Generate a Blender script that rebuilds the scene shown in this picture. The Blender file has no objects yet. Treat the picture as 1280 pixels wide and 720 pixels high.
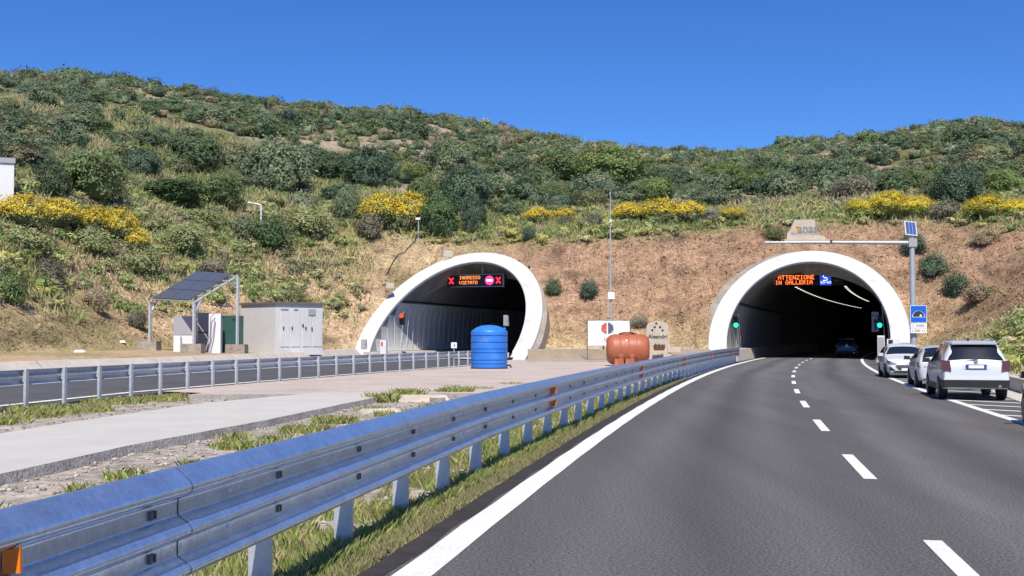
import bpy, math, random
import numpy as np
from mathutils import Vector, Matrix

# ------------------------------------------------------------------ camera, world, sun, exposure
scene = bpy.context.scene
C = scene.collection
FPX, HORIZON, EYE = 1440.0, 422.0, 1.75          # focal length in px of a 1280 px wide frame
PITCH = math.atan((HORIZON - 360) / FPX)
cam_data = bpy.data.cameras.new('camera')
cam_data.sensor_width = 36.0
cam_data.lens = 36.0 * FPX / 1280.0
cam_data.clip_start = 0.05
cam_data.clip_end = 3000
cam = bpy.data.objects.new('camera', cam_data)
C.objects.link(cam)
cam.location = (0, 0, EYE)
cam.rotation_euler = (math.pi / 2 + PITCH, 0, 0)
scene.camera = cam

SUN_EL, SUN_HEAD = 54.0, -2.0
world = bpy.data.worlds.new('World')
scene.world = world
world.use_nodes = True
wn, wl = world.node_tree.nodes, world.node_tree.links
wn.clear()
w_out = wn.new('ShaderNodeOutputWorld')
w_bg = wn.new('ShaderNodeBackground')
w_sky = wn.new('ShaderNodeTexSky')
w_sky.sky_type = 'NISHITA'
w_sky.sun_disc = False
w_sky.sun_elevation = math.radians(SUN_EL)
w_sky.sun_rotation = math.radians(180 + SUN_HEAD)
w_sky.altitude = 1500
w_sky.air_density = 1.0
w_sky.dust_density = 0.0
w_sky.ozone_density = 6.0
w_hsv = wn.new('ShaderNodeHueSaturation')
w_hsv.inputs['Hue'].default_value = 0.5
w_hsv.inputs['Saturation'].default_value = 1.15
w_hsv.inputs['Value'].default_value = 1.0
w_gain = wn.new('ShaderNodeMix'); w_gain.data_type = 'RGBA'; w_gain.blend_type = 'MULTIPLY'
w_gain.inputs[0].default_value = 1.0; w_gain.inputs[7].default_value = (0.71, 0.885, 1.21, 1)
w_bg.inputs['Strength'].default_value = 0.094
wl.new(w_sky.outputs[0], w_hsv.inputs['Color'])
wl.new(w_hsv.outputs[0], w_gain.inputs[6])
wl.new(w_gain.outputs[2], w_bg.inputs['Color'])
wl.new(w_bg.outputs[0], w_out.inputs['Surface'])

sun_data = bpy.data.lights.new('sun', 'SUN')
sun_data.energy = 4.9
sun_data.angle = math.radians(0.53)
sun_data.color = (1.0, 0.935, 0.83)
sun = bpy.data.objects.new('sun', sun_data)
C.objects.link(sun)
_e, _h = math.radians(SUN_EL), math.radians(SUN_HEAD)
SUN_DIR = Vector((math.sin(_h) * math.cos(_e), math.cos(_h) * math.cos(_e), -math.sin(_e)))
sun.rotation_euler = SUN_DIR.to_track_quat('-Z', 'Y').to_euler()
sun.location = (-20, -60, 80)

scene.view_settings.view_transform = 'Standard'
scene.view_settings.look = 'None'
scene.view_settings.exposure = 0.3
scene.view_settings.gamma = 1.0
scene.render.engine = 'CYCLES'
scene.cycles.max_bounces = 6
scene.cycles.diffuse_bounces = 3
scene.cycles.glossy_bounces = 3
scene.cycles.use_denoising = True

random.seed(7)
RNG = np.random.default_rng(7)

# ------------------------------------------------------------------ pixel -> place helpers (for measuring)
_c, _s = math.cos(PITCH), math.sin(PITCH)
def ray(x, y):
    a = (x - 640) / FPX; b = -(y - 360) / FPX
    return Vector((a, _c - b * _s, _s + b * _c))
def at(x, y, Y):
    d = ray(x, y); return Vector((0, 0, EYE)) + d * (Y / d.y)
def gnd(x, y, z=0.0):
    d = ray(x, y); return Vector((0, 0, EYE)) + d * ((z - EYE) / d.z)

# ------------------------------------------------------------------ numpy noise
def _hash(ix, iy, seed):
    n = (ix * 374761393 + iy * 668265263 + seed * 1442695041) & 0x7fffffff
    n = ((n ^ (n >> 13)) * 1274126177) & 0x7fffffff
    return ((n ^ (n >> 16)) & 0xffff) / 65535.0
def vnoise(x, y, seed=0):
    x = np.asarray(x, float); y = np.asarray(y, float)
    ix = np.floor(x).astype(np.int64); iy = np.floor(y).astype(np.int64)
    fx = x - ix; fy = y - iy
    fx = fx * fx * (3 - 2 * fx); fy = fy * fy * (3 - 2 * fy)
    a = _hash(ix, iy, seed); b = _hash(ix + 1, iy, seed)
    c = _hash(ix, iy + 1, seed); d = _hash(ix + 1, iy + 1, seed)
    return (a + (b - a) * fx) * (1 - fy) + (c + (d - c) * fx) * fy
def fbm(x, y, seed=0, octv=4):
    t = 0; amp = 0.5; x = np.asarray(x, float); y = np.asarray(y, float)
    for k in range(octv):
        t = t + amp * vnoise(x * 2 ** k, y * 2 ** k, seed + k * 17); amp *= 0.5
    return t / (1 - 0.5 ** octv)                    # 0..1

# ------------------------------------------------------------------ materials
MATS = {}
def mat(name, col=(0.5, 0.5, 0.5), rough=0.7, metal=0.0, var=0.0, vscale=3.0, var2=0.0, vscale2=40.0, bump=0.0,
        bscale=30.0, attr=False, emit=None, estr=0.0, spec=0.5, coat=0.0, obj_rand=0.0, trans=0.0, stretch=None, tint=None):
    m = bpy.data.materials.new(name); m.use_nodes = True
    N, L = m.node_tree.nodes, m.node_tree.links
    b = N['Principled BSDF']
    b.inputs['Roughness'].default_value = rough
    b.inputs['Metallic'].default_value = metal
    b.inputs['Specular IOR Level'].default_value = spec
    b.inputs['Coat Weight'].default_value = coat
    b.inputs['Base Color'].default_value = (*col, 1)
    src = None
    if attr:
        a = N.new('ShaderNodeAttribute'); a.attribute_name = 'Col'; src = a.outputs['Color']
    else:
        r = N.new('ShaderNodeRGB'); r.outputs[0].default_value = (*col, 1); src = r.outputs[0]
    tc = N.new('ShaderNodeTexCoord'); vec = tc.outputs['Object']
    if stretch:
        mp = N.new('ShaderNodeMapping'); mp.inputs['Rotation'].default_value = (0, 0, stretch[0])
        mp.inputs['Scale'].default_value = stretch[1]
        L.new(vec, mp.inputs['Vector']); vec = mp.outputs[0]
    vec0 = tc.outputs['Object']
    def scaled(src, amount, scale, detail, vec=None):
        vec = vec or vec0
        nz = N.new('ShaderNodeTexNoise'); nz.inputs['Scale'].default_value = scale
        nz.inputs['Detail'].default_value = detail; nz.inputs['Roughness'].default_value = 0.62
        L.new(vec, nz.inputs['Vector'])
        mr = N.new('ShaderNodeMapRange'); mr.inputs['From Min'].default_value = 0.25; mr.inputs['From Max'].default_value = 0.75
        mr.inputs['To Min'].default_value = 1 - amount; mr.inputs['To Max'].default_value = 1 + amount
        L.new(nz.outputs['Fac'], mr.inputs['Value'])
        mx = N.new('ShaderNodeVectorMath'); mx.operation = 'SCALE'
        L.new(src, mx.inputs[0]); L.new(mr.outputs[0], mx.inputs['Scale'])
        return mx.outputs[0]
    if var: src = scaled(src, var, vscale, 6, vec)
    if var2: src = scaled(src, var2, vscale2, 3)
    if tint:                                        # second colour in patches: (colour, scale, lo, hi)
        nz = N.new('ShaderNodeTexNoise'); nz.inputs['Scale'].default_value = tint[1]; nz.inputs['Detail'].default_value = 7
        L.new(vec, nz.inputs['Vector'])
        mr = N.new('ShaderNodeMapRange'); mr.inputs['From Min'].default_value = tint[2]; mr.inputs['From Max'].default_value = tint[3]
        L.new(nz.outputs['Fac'], mr.inputs['Value'])
        mx = N.new('ShaderNodeMix'); mx.data_type = 'RGBA'
        L.new(mr.outputs[0], mx.inputs[0]); L.new(src, mx.inputs[6]); mx.inputs[7].default_value = (*tint[0], 1)
        src = mx.outputs[2]
    if obj_rand:
        oi = N.new('ShaderNodeObjectInfo')
        mr = N.new('ShaderNodeMapRange'); mr.inputs['To Min'].default_value = 1 - obj_rand; mr.inputs['To Max'].default_value = 1 + obj_rand
        L.new(oi.outputs['Random'], mr.inputs['Value'])
        mx = N.new('ShaderNodeVectorMath'); mx.operation = 'SCALE'
        L.new(src, mx.inputs[0]); L.new(mr.outputs[0], mx.inputs['Scale']); src = mx.outputs[0]
    L.new(src, b.inputs['Base Color'])
    if bump:
        nz = N.new('ShaderNodeTexNoise'); nz.inputs['Scale'].default_value = bscale; nz.inputs['Detail'].default_value = 5
        L.new(vec0, nz.inputs['Vector'])
        bp = N.new('ShaderNodeBump'); bp.inputs['Strength'].default_value = bump; bp.inputs['Distance'].default_value = 0.05
        L.new(nz.outputs['Fac'], bp.inputs['Height']); L.new(bp.outputs[0], b.inputs['Normal'])
    if emit:
        b.inputs['Emission Color'].default_value = (*emit, 1); b.inputs['Emission Strength'].default_value = estr
    if trans:
        td = N.new('ShaderNodeBsdfTranslucent'); L.new(src, td.inputs['Color'])
        ms = N.new('ShaderNodeMixShader'); ms.inputs[0].default_value = trans
        L.new(b.outputs[0], ms.inputs[1]); L.new(td.outputs[0], ms.inputs[2])
        L.new(ms.outputs[0], N['Material Output'].inputs['Surface'])
    MATS[name] = m
    return m

mat('terrain', attr=True, rough=0.95, spec=0.1, var=0.34, vscale=1.1, var2=0.5, vscale2=5.0, bump=1.0, bscale=4.0)
mat('asphalt', (0.098, 0.092, 0.094), attr=True, rough=0.85, spec=0.3, var=0.15, vscale=0.9, var2=0.95, vscale2=38.0, bump=0.5, bscale=160.0,
    stretch=(math.radians(13), (1.0, 0.06, 1.0)))
mat('asphalt_edge', (0.055, 0.047, 0.048), rough=0.9, spec=0.3, var=0.3, vscale=3, var2=0.4, vscale2=60, bump=0.8, bscale=90)
mat('scuff', (0.058, 0.054, 0.056), rough=0.85, spec=0.3, var=0.4, vscale=14, var2=0.7, vscale2=48)
mat('asphalt_old', (0.085, 0.085, 0.09), rough=0.85, spec=0.3, var=0.2, vscale=0.6, var2=0.3, vscale2=40, bump=0.3, bscale=120)
mat('paint', (0.69, 0.685, 0.65), rough=0.7, spec=0.3, var=0.12, vscale=1.2, var2=0.18, vscale2=30, bump=0.25, bscale=80)
mat('slab', (0.475, 0.455, 0.425), rough=0.85, spec=0.2, var=0.08, vscale=0.7, var2=0.05, vscale2=12, bump=0.1, bscale=40)
mat('slab_edge', (0.30, 0.28, 0.265), rough=0.9, spec=0.2, var=0.3, vscale=2.5, var2=0.2, vscale2=20, bump=0.6, bscale=18)
mat('plaza', (0.455, 0.385, 0.34), rough=0.9, spec=0.2, var=0.13, vscale=0.35, var2=0.12, vscale2=4, bump=0.2, bscale=25,
    tint=((0.30, 0.25, 0.21), 0.22, 0.60, 0.78))
mat('wall_concrete', (0.37, 0.305, 0.235), rough=0.9, spec=0.2, var=0.16, vscale=1.1, var2=0.12, vscale2=9, bump=0.3, bscale=16)
mat('kerb_concrete', (0.50, 0.45, 0.39), rough=0.9, spec=0.2, var=0.15, vscale=1.4, var2=0.1, vscale2=12, bump=0.3, bscale=16)
mat('grey_concrete', (0.30, 0.265, 0.22), rough=0.95, spec=0.2, var=0.28, vscale=0.8, var2=0.25, vscale2=6, bump=0.8, bscale=6)
mat('stone', (0.50, 0.43, 0.35), rough=0.85, spec=0.2, var=0.12, vscale=2, var2=0.1, vscale2=14, bump=0.2, bscale=20)
mat('white_collar', (0.52, 0.52, 0.52), rough=0.75, spec=0.3, var=0.06, vscale=0.5, var2=0.05, vscale2=6,
    tint=((0.36, 0.335, 0.30), 0.5, 0.60, 0.82))
mat('tunnel_lining', (0.27, 0.265, 0.26), rough=0.85, spec=0.3, var=0.2, vscale=0.5, var2=0.1, vscale2=5)
mat('tunnel_panel_shaded', (0.34, 0.34, 0.34), rough=0.55, spec=0.4, var=0.12, vscale=0.7, obj_rand=0.06)  # shaded copy of the panel, the right bore's shade put into its colour
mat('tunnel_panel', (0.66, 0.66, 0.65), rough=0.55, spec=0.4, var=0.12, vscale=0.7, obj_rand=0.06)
mat('bore_dark', (0.03, 0.03, 0.03), rough=0.9)  # black of the sheet added at the far end of each bore
mat('galv', (0.56, 0.67, 0.82), rough=0.28, metal=0.85, var=0.16, vscale=4.0, var2=0.16, vscale2=28, bump=0.05, bscale=20)
mat('galv_dull', (0.55, 0.58, 0.61), rough=0.5, metal=0.45, var=0.16, vscale=6.0, var2=0.08, vscale2=40)
mat('bolt', (0.13, 0.13, 0.14), rough=0.5, metal=0.6)
mat('orange_plate', (0.85, 0.20, 0.01), rough=0.45, var=0.08, vscale=8)
mat('steel_pole', (0.47, 0.48, 0.49), rough=0.5, metal=0.4, var=0.1, vscale=3)
mat('blue_plastic', (0.03, 0.185, 0.62), rough=0.42, var=0.10, vscale=1.5, tint=((0.16, 0.28, 0.52), 1.3, 0.58, 0.85))
mat('blue_groove', (0.02, 0.12, 0.5), rough=0.5)
mat('orange_plastic', (0.37, 0.108, 0.05), rough=0.5, var=0.10, vscale=1.8, var2=0.05, vscale2=15)
mat('black_rubber', (0.02, 0.02, 0.021), rough=0.75)
mat('black_plastic', (0.025, 0.026, 0.028), rough=0.5)
mat('banner_white', (0.78, 0.79, 0.80), rough=0.6, var=0.05, vscale=2)
mat('banner_red', (0.62, 0.085, 0.05), rough=0.6)
mat('banner_grey', (0.085, 0.10, 0.14), rough=0.6)
mat('banner_pink', (0.7, 0.45, 0.43), rough=0.6)
mat('ink', (0.03, 0.03, 0.035), rough=0.7)
mat('ink_grey', (0.20, 0.20, 0.21), rough=0.7)
mat('anas_yellow', (0.75, 0.42, 0.06), rough=0.7)
mat('planter', (0.12, 0.06, 0.035), rough=0.8, var=0.2, vscale=8)
mat('white_metal', (0.72, 0.72, 0.71), rough=0.5, var=0.05, vscale=2, var2=0.04, vscale2=10)
mat('grey_metal', (0.36, 0.35, 0.38), rough=0.5, var=0.06, vscale=2)
mat('cabin_white', (0.62, 0.61, 0.60), rough=0.7, var=0.06, vscale=1.0, var2=0.05, vscale2=7)
mat('cabin_roof', (0.15, 0.12, 0.12), rough=0.8, var=0.2, vscale=3)
mat('green_metal', (0.025, 0.085, 0.065), rough=0.5, var=0.1, vscale=3)
mat('solar', (0.085, 0.092, 0.11), rough=0.3, metal=0.0, spec=0.5, var=0.1, vscale=6)
mat('solar_blue', (0.03, 0.07, 0.24), rough=0.3, spec=0.6)
mat('alu', (0.6, 0.6, 0.6), rough=0.4, metal=0.6)
mat('sign_blue', (0.012, 0.12, 0.60), rough=0.4)
mat('sign_white', (0.78, 0.78, 0.77), rough=0.4)
mat('plate_blue', (0.02, 0.06, 0.3), rough=0.4)
mat('car_white', (0.58, 0.59, 0.59), rough=0.25, coat=0.6, spec=0.5)
mat('car_silver', (0.52, 0.53, 0.54), rough=0.25, coat=0.6, spec=0.5)
mat('car_black', (0.012, 0.012, 0.014), rough=0.25, coat=0.5)
mat('car_dark', (0.05, 0.05, 0.055), rough=0.3, coat=0.4)
mat('glass', (0.012, 0.015, 0.022), rough=0.09, spec=0.6)
mat('tail_red', (0.10, 0.035, 0.035), rough=0.25, coat=0.4)
mat('headlight', (0.06, 0.08, 0.12), rough=0.1, spec=0.8)
mat('chrome', (0.6, 0.6, 0.62), rough=0.15, metal=0.9)
mat('rim', (0.35, 0.35, 0.36), rough=0.35, metal=0.7)
mat('sign_black', (0.012, 0.012, 0.015), rough=0.6)
mat('led_orange', (0.2, 0.03, 0.0), emit=(1.0, 0.16, 0.03), estr=2.2)
mat('led_amber', (0.2, 0.06, 0.0), emit=(1.0, 0.30, 0.08), estr=1.5)
mat('led_red', (0.2, 0.0, 0.01), emit=(1.0, 0.03, 0.06), estr=1.8)
mat('led_pink', (0.2, 0.0, 0.05), emit=(1.0, 0.06, 0.25), estr=1.6)
mat('led_white', (0.4, 0.4, 0.4), emit=(0.75, 0.85, 1.0), estr=1.3)
mat('led_blue', (0.02, 0.08, 0.4), emit=(0.02, 0.10, 0.75), estr=0.6)
mat('lens_green', (0.0, 0.2, 0.12), emit=(0.02, 0.9, 0.50), estr=1.7)
mat('lens_red', (0.3, 0.02, 0.0), emit=(1.0, 0.05, 0.015), estr=2.0)
mat('lens_off', (0.02, 0.02, 0.02), rough=0.3)
mat('lamp_glow', (0.8, 0.8, 0.7), emit=(1.0, 0.93, 0.78), estr=1.5)
mat('bark', (0.10, 0.08, 0.06), rough=0.95, var=0.2, vscale=6)
mat('foliage', attr=True, rough=0.8, spec=0.2, trans=0.30, obj_rand=0.15)
mat('grass', attr=True, rough=0.8, spec=0.2, trans=0.28)
mat('rock', attr=True, rough=0.95, spec=0.15, var2=0.2, vscale2=30, bump=0.4, bscale=25)
mat('cable_black', (0.03, 0.03, 0.03), rough=0.7)

# ------------------------------------------------------------------ mesh building helpers
class MB:
    def __init__(self): self.v = []; self.f = []
    def add(self, verts, faces):
        o = len(self.v); self.v += [tuple(p) for p in verts]; self.f += [tuple(i + o for i in q) for q in faces]; return self
    def box(self, c, s, rz=0.0, taper=1.0):
        x, y, z = s[0] / 2, s[1] / 2, s[2] / 2; cs, sn = math.cos(rz), math.sin(rz); vs = []
        for k, (a, b, d) in enumerate(((-1, -1, -1), (1, -1, -1), (1, 1, -1), (-1, 1, -1), (-1, -1, 1), (1, -1, 1), (1, 1, 1), (-1, 1, 1))):
            t = taper if d > 0 else 1.0
            px, py = a * x * t, b * y * t
            vs.append((c[0] + px * cs - py * sn, c[1] + px * sn + py * cs, c[2] + d * z))
        return self.add(vs, ((0, 3, 2, 1), (4, 5, 6, 7), (0, 1, 5, 4), (1, 2, 6, 5), (2, 3, 7, 6), (3, 0, 4, 7)))
    def hexa(self, bot, top):
        return self.add(list(bot) + list(top), ((3, 2, 1, 0), (4, 5, 6, 7), (0, 1, 5, 4), (1, 2, 6, 5), (2, 3, 7, 6), (3, 0, 4, 7)))
    def prism(self, pts, ext):                       # closed outline (list of 3d points) pushed along ext
        n = len(pts); e = Vector(ext); a = [Vector(p) for p in pts]; b = [p + e for p in a]
        fs = [tuple(range(n))[::-1], tuple(range(n, 2 * n))] + [(i, (i + 1) % n, n + (i + 1) % n, n + i) for i in range(n)]
        return self.add(a + b, fs)
    def tube(self, path, rad, seg=8, cap=True):
        path = [Vector(p) for p in path]; n = len(path); rad = rad if isinstance(rad, (list, tuple)) else [rad] * n
        vs = []; fs = []
        for i, p in enumerate(path):
            t = (path[min(i + 1, n - 1)] - path[max(i - 1, 0)]).normalized()
            u = t.cross(Vector((0, 0, 1)) if abs(t.z) < 0.9 else Vector((1, 0, 0))).normalized(); w = t.cross(u)
            for k in range(seg):
                a = 2 * math.pi * k / seg; vs.append(p + (u * math.cos(a) + w * math.sin(a)) * rad[i])
        for i in range(n - 1):
            for k in range(seg):
                k2 = (k + 1) % seg; fs.append((i * seg + k, i * seg + k2, (i + 1) * seg + k2, (i + 1) * seg + k))
        if cap: fs.append(tuple(range(seg))[::-1]); fs.append(tuple(range((n - 1) * seg, n * seg)))
        return self.add(vs, fs)
    def lathe(self, prof, c=(0, 0, 0), seg=32, axis='z'):
        vs = []; fs = []; n = len(prof)
        for r, z in prof:
            for k in range(seg):
                a = 2 * math.pi * k / seg; q = (r * math.cos(a), r * math.sin(a), z)
                if axis == 'x': q = (q[2], q[0], q[1])
                elif axis == 'y': q = (q[0], q[2], q[1])
                vs.append((c[0] + q[0], c[1] + q[1], c[2] + q[2]))
        for i in range(n - 1):
            for k in range(seg):
                k2 = (k + 1) % seg; fs.append((i * seg + k, i * seg + k2, (i + 1) * seg + k2, (i + 1) * seg + k))
        fs.append(tuple(range(seg))[::-1]); fs.append(tuple(range((n - 1) * seg, n * seg)))
        return self.add(vs, fs)
    def grid(self, rows):                            # rows of equal length of points
        n = len(rows); m = len(rows[0]); vs = [p for r in rows for p in r]
        return self.add(vs, [(i * m + j, i * m + j + 1, (i + 1) * m + j + 1, (i + 1) * m + j) for i in range(n - 1) for j in range(m - 1)])
    def mesh(self, name, m, smooth=False):
        me = bpy.data.meshes.new(name); me.from_pydata([tuple(p) for p in self.v], [], self.f)
        me.materials.append(MATS[m])
        if smooth:
            me.polygons.foreach_set('use_smooth', [True] * len(me.polygons))
            me.set_sharp_from_angle(angle=math.radians(38))
        me.update(); return me
    def build(self, name, m, parent=None, smooth=False, loc=None, rz=0.0):
        return link(name, self.mesh(name, m, smooth), parent, loc, rz)
def link(name, me, parent=None, loc=None, rz=0.0):
    o = bpy.data.objects.new(name, me); C.objects.link(o)
    if parent is not None: o.parent = parent
    if loc is not None: o.location = loc
    if rz: o.rotation_euler = (0, 0, rz)
    return o
def tag(o, label=None, cat=None, group=None, kind=None):
    if label: o['label'] = label
    if cat: o['category'] = cat
    if group: o['group'] = group
    if kind: o['kind'] = kind
    return o
def thing(name, label, cat, loc=(0, 0, 0), rz=0.0, group=None):
    o = bpy.data.objects.new(name, None); C.objects.link(o); o.empty_display_size = 0.3
    o.location = loc; o.rotation_euler = (0, 0, rz)
    return tag(o, label, cat, group)
def copy_tree(o, parent=None):
    c = o.copy(); C.objects.link(c)
    if parent is not None: c.parent = parent
    for ch in [k for k in o.children]: copy_tree(ch, c)
    return c
def np_mesh(name, V, F, m, Col=None, smooth=False):  # V (n,3), F (k,3|4)
    me = bpy.data.meshes.new(name)
    V = np.ascontiguousarray(V, np.float32); F = np.ascontiguousarray(F, np.int32); k, w = F.shape
    me.vertices.add(len(V)); me.vertices.foreach_set('co', V.ravel())
    me.loops.add(k * w); me.loops.foreach_set('vertex_index', F.ravel())
    me.polygons.add(k); me.polygons.foreach_set('loop_start', np.arange(0, k * w, w, dtype=np.int32))
    if smooth: me.polygons.foreach_set('use_smooth', np.ones(k, bool))
    me.update(calc_edges=True)
    if Col is not None:
        a = me.color_attributes.new('Col', 'FLOAT_COLOR', 'POINT')
        a.data.foreach_set('color', np.concatenate([Col, np.ones((len(Col), 1))], 1).astype(np.float32).ravel())
    me.materials.append(MATS[m]); return me
def text_mesh(name, s, size, m, parent, M, depth=0.012, bold=0.0):
    cu = bpy.data.curves.new(name, 'FONT'); cu.body = s; cu.size = size; cu.extrude = depth / 2; cu.offset = bold
    cu.align_x = 'CENTER'; cu.align_y = 'CENTER'; cu.resolution_u = 3
    t = bpy.data.objects.new(name, cu); C.objects.link(t)
    dg = bpy.context.evaluated_depsgraph_get(); dg.update()
    me = bpy.data.meshes.new_from_object(t.evaluated_get(dg)); C.objects.unlink(t); bpy.data.objects.remove(t)
    me.transform(M); me.materials.clear(); me.materials.append(MATS[m]); me.name = name
    return link(name, me, parent)
FACE = Matrix.Rotation(math.pi / 2, 4, 'X')          # text plane XY -> faces -Y

# ------------------------------------------------------------------ the lie of the land
def xc(Y): return 1.78 + 0.1706 * Y + 0.00072 * Y * Y             # centre line of the right carriageway
def xslope(Y): return 0.1706 + 0.00144 * Y
def road_pt(Y, off, z=0.0):                                      # off metres to the right of the centre line
    s = xslope(Y); n = math.hypot(1, s)
    return Vector((xc(Y) + off / n, Y - off * s / n, z))
LINE_L, LINE_R = -3.95, 4.15
def off_rail(Y): return LINE_L - float(np.interp(Y, [4, 9, 14, 20, 48], [0.72, 0.78, 0.86, 0.80, 0.60]))
def interp(pts, Y):
    return float(np.interp(Y, [p[1] for p in pts], [p[0] for p in pts]))
RAIL_L = [(-14.2, 2), (-13.4, 15), (-12.6, 24), (-12.05, 28.8), (-11.15, 36), (-9.75, 42.2), (-8.1, 48.6), (-6.45, 55), (-2.6, 68.3), (-1.3, 74), (-0.6, 86)]
KERB_L = [(-23.5, -10), (-22.0, 15), (-20.6, 28), (-18.6, 38), (-16.5, 47), (-14.3, 58), (-12.7, 70), (-12.2, 84), (-12.6, 93)]
KERB_R = [(6.8, -20), (8.4, 4), (10.3, 15), (12.2, 23), (15.2, 33.6), (19.0, 47), (22.9, 60), (27.0, 74), (29.4, 84)]
FLAT = np.array([(-34, -60), (-32, -10), (-28.5, 15), (-24.5, 38), (-23.6, 58), (-21.8, 74), (-15.2, 82.5), (-13.4, 92.4),
                 (30.4, 87.0), (29.9, 84), (23.4, 60), (19.5, 47), (15.7, 33.6), (12.7, 23), (10.8, 15), (8.9, 4), (7.3, -20), (6, -60)], float)
def poly_dist(X, Y):
    X = np.asarray(X, float); Y = np.asarray(Y, float)
    d = np.full(X.shape, 1e9); inside = np.zeros(X.shape, bool); n = len(FLAT)
    for i in range(n):
        ax, ay = FLAT[i]; bx, by = FLAT[(i + 1) % n]
        ex, ey = bx - ax, by - ay
        t = np.clip(((X - ax) * ex + (Y - ay) * ey) / (ex * ex + ey * ey), 0, 1)
        d = np.minimum(d, np.hypot(X - ax - t * ex, Y - ay - t * ey))
        cond = ((ay > Y) != (by > Y)) & (X < (bx - ax) * (Y - ay) / (by - ay + 1e-12) + ax)
        inside ^= cond
    return np.where(inside, 0.0, d)
SKY_X = [-400, 0, 90, 200, 300, 400, 500, 560, 640, 700, 780, 840, 880, 920, 960, 1010, 1060, 1120, 1180, 1240, 1290, 1700]
SKY_Y = [120, 98, 95, 111, 125, 134, 136, 146, 165, 175, 188, 193, 195, 196, 193, 181, 175, 169, 158, 152, 161, 150]
B_X = [-600, 0, 200, 400, 565, 800, 1000, 1280, 1700]
B_Y = [55, 71, 88, 101, 105, 105.5, 104, 101, 90]
B_Z = [9.5, 10.2, 10.8, 11.0, 11.2, 12.2, 12.8, 13.2, 14]
R_X = [-400, 0, 300, 600, 850, 1000, 1280, 1700]
R_Y = [215, 225, 232, 240, 262, 232, 205, 190]
def natural(X, Y):
    Yc = np.maximum(Y, 12.0); px = 640 + FPX * X / Yc
    by = np.interp(px, B_X, B_Y); bz = np.interp(px, B_X, B_Z)
    ry = np.interp(px, R_X, R_Y); sk = np.interp(px, SKY_X, SKY_Y)
    rz = EYE + (HORIZON - sk) / FPX * ry
    t = (Y - by) / (ry - by)
    up = bz + (rz - bz) * np.clip(t, -0.6, 1) + (rz - bz) * 0.05 * np.sin(np.clip(t, 0, 1) * math.pi)
    over = np.maximum(t - 1, 0) * (ry - by)
    z = up - 0.012 * over ** 1.35
    z = z + (fbm(X / 26, Y / 26, 3, 3) - 0.5) * 3.2 * np.clip(t * 3, 0, 1) * np.clip((1.15 - t) * 6, 0.0, 1)
    z = z + (fbm(X / 4.5, Y / 4.5, 5, 3) - 0.5) * 0.9 * np.clip(t * 8 + 0.4, 0, 1)
    return z
def flat_z(X, Y):
    rl = np.interp(Y, [p[1] for p in RAIL_L], [p[0] for p in RAIL_L])
    kl = np.interp(Y, [p[1] for p in KERB_L], [p[0] for p in KERB_L])
    z = np.where(X < rl, np.clip((rl - X) / np.maximum(rl - kl, 1), 0, 1) * 0.45, 0.0) - 0.06
    back = kl - X                                       # behind the left kerb the ground lies a little higher
    z = np.where(back > 0.25, 0.74 + np.clip(back - 0.25, 0, 12) * 0.035, z)
    bw = 88.5 - 0.06 * X                                # and behind the wall between the tunnels
    z = np.where((Y > bw) & (X > 1.4) & (X < 14.6), 0.82, z)
    kr = np.interp(Y, [p[1] for p in KERB_R], [p[0] for p in KERB_R])
    z = np.where(X > kr + 0.22, 0.36, z)
    return z
def height(X, Y):
    X = np.asarray(X, float); Y = np.asarray(Y, float)
    d = poly_dist(X, Y)
    tan = 0.75 + 0.05 * np.clip((Y - 70) / 20, 0, 1)
    cut = d * tan + np.clip(d, 0, 2) * (fbm(X / 3.2, Y / 3.2, 9, 4) - 0.5) * 0.34 + np.clip(d, 0, 1) * (fbm(X / 0.9, Y / 0.9, 29, 2) - 0.5) * 0.22
    cut = cut - np.clip(d - 1, 0, 3) * 0.10 * np.clip(fbm(X / 1.6 + fbm(X / 7, Y / 7, 88, 2) * 3, Y / 9, 83, 3) - 0.52, 0, 0.3) / 0.15 + np.clip(d - 0.5, 0, 1) * 0.35 * np.clip(fbm(X / 4.0, d / 1.1, 85, 3) - 0.55, 0, 0.3)
    base = np.where(d > 0, np.where(X > 14, 0.5, 0.9), 0.0) * np.clip(d / 0.5, 0, 1)
    f = flat_z(X, Y)
    cut = np.where(d > 0, np.maximum(f, 0.3) + cut, f)
    nat = natural(X, Y); k = 1.6
    hh = np.clip(0.5 + 0.5 * (nat - cut) / k, 0, 1)
    sm = nat * (1 - hh) + cut * hh - k * hh * (1 - hh)
    return np.where(d > 0.5, sm, np.minimum(cut, 3.0))
def hz(x, y): return float(height(np.array([x]), np.array([y]))[0])
def ground_hit(px, py, start=25.0, end=320.0):
    d = ray(px, py); ys = np.arange(start, end, 0.25); t = ys / d.y
    X = d.x * t; Z = EYE + d.z * t; g = height(X, ys); i = np.nonzero(Z < g)[0]
    if len(i) == 0: return None
    i = i[0]; return Vector((X[i], ys[i], g[i]))

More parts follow.
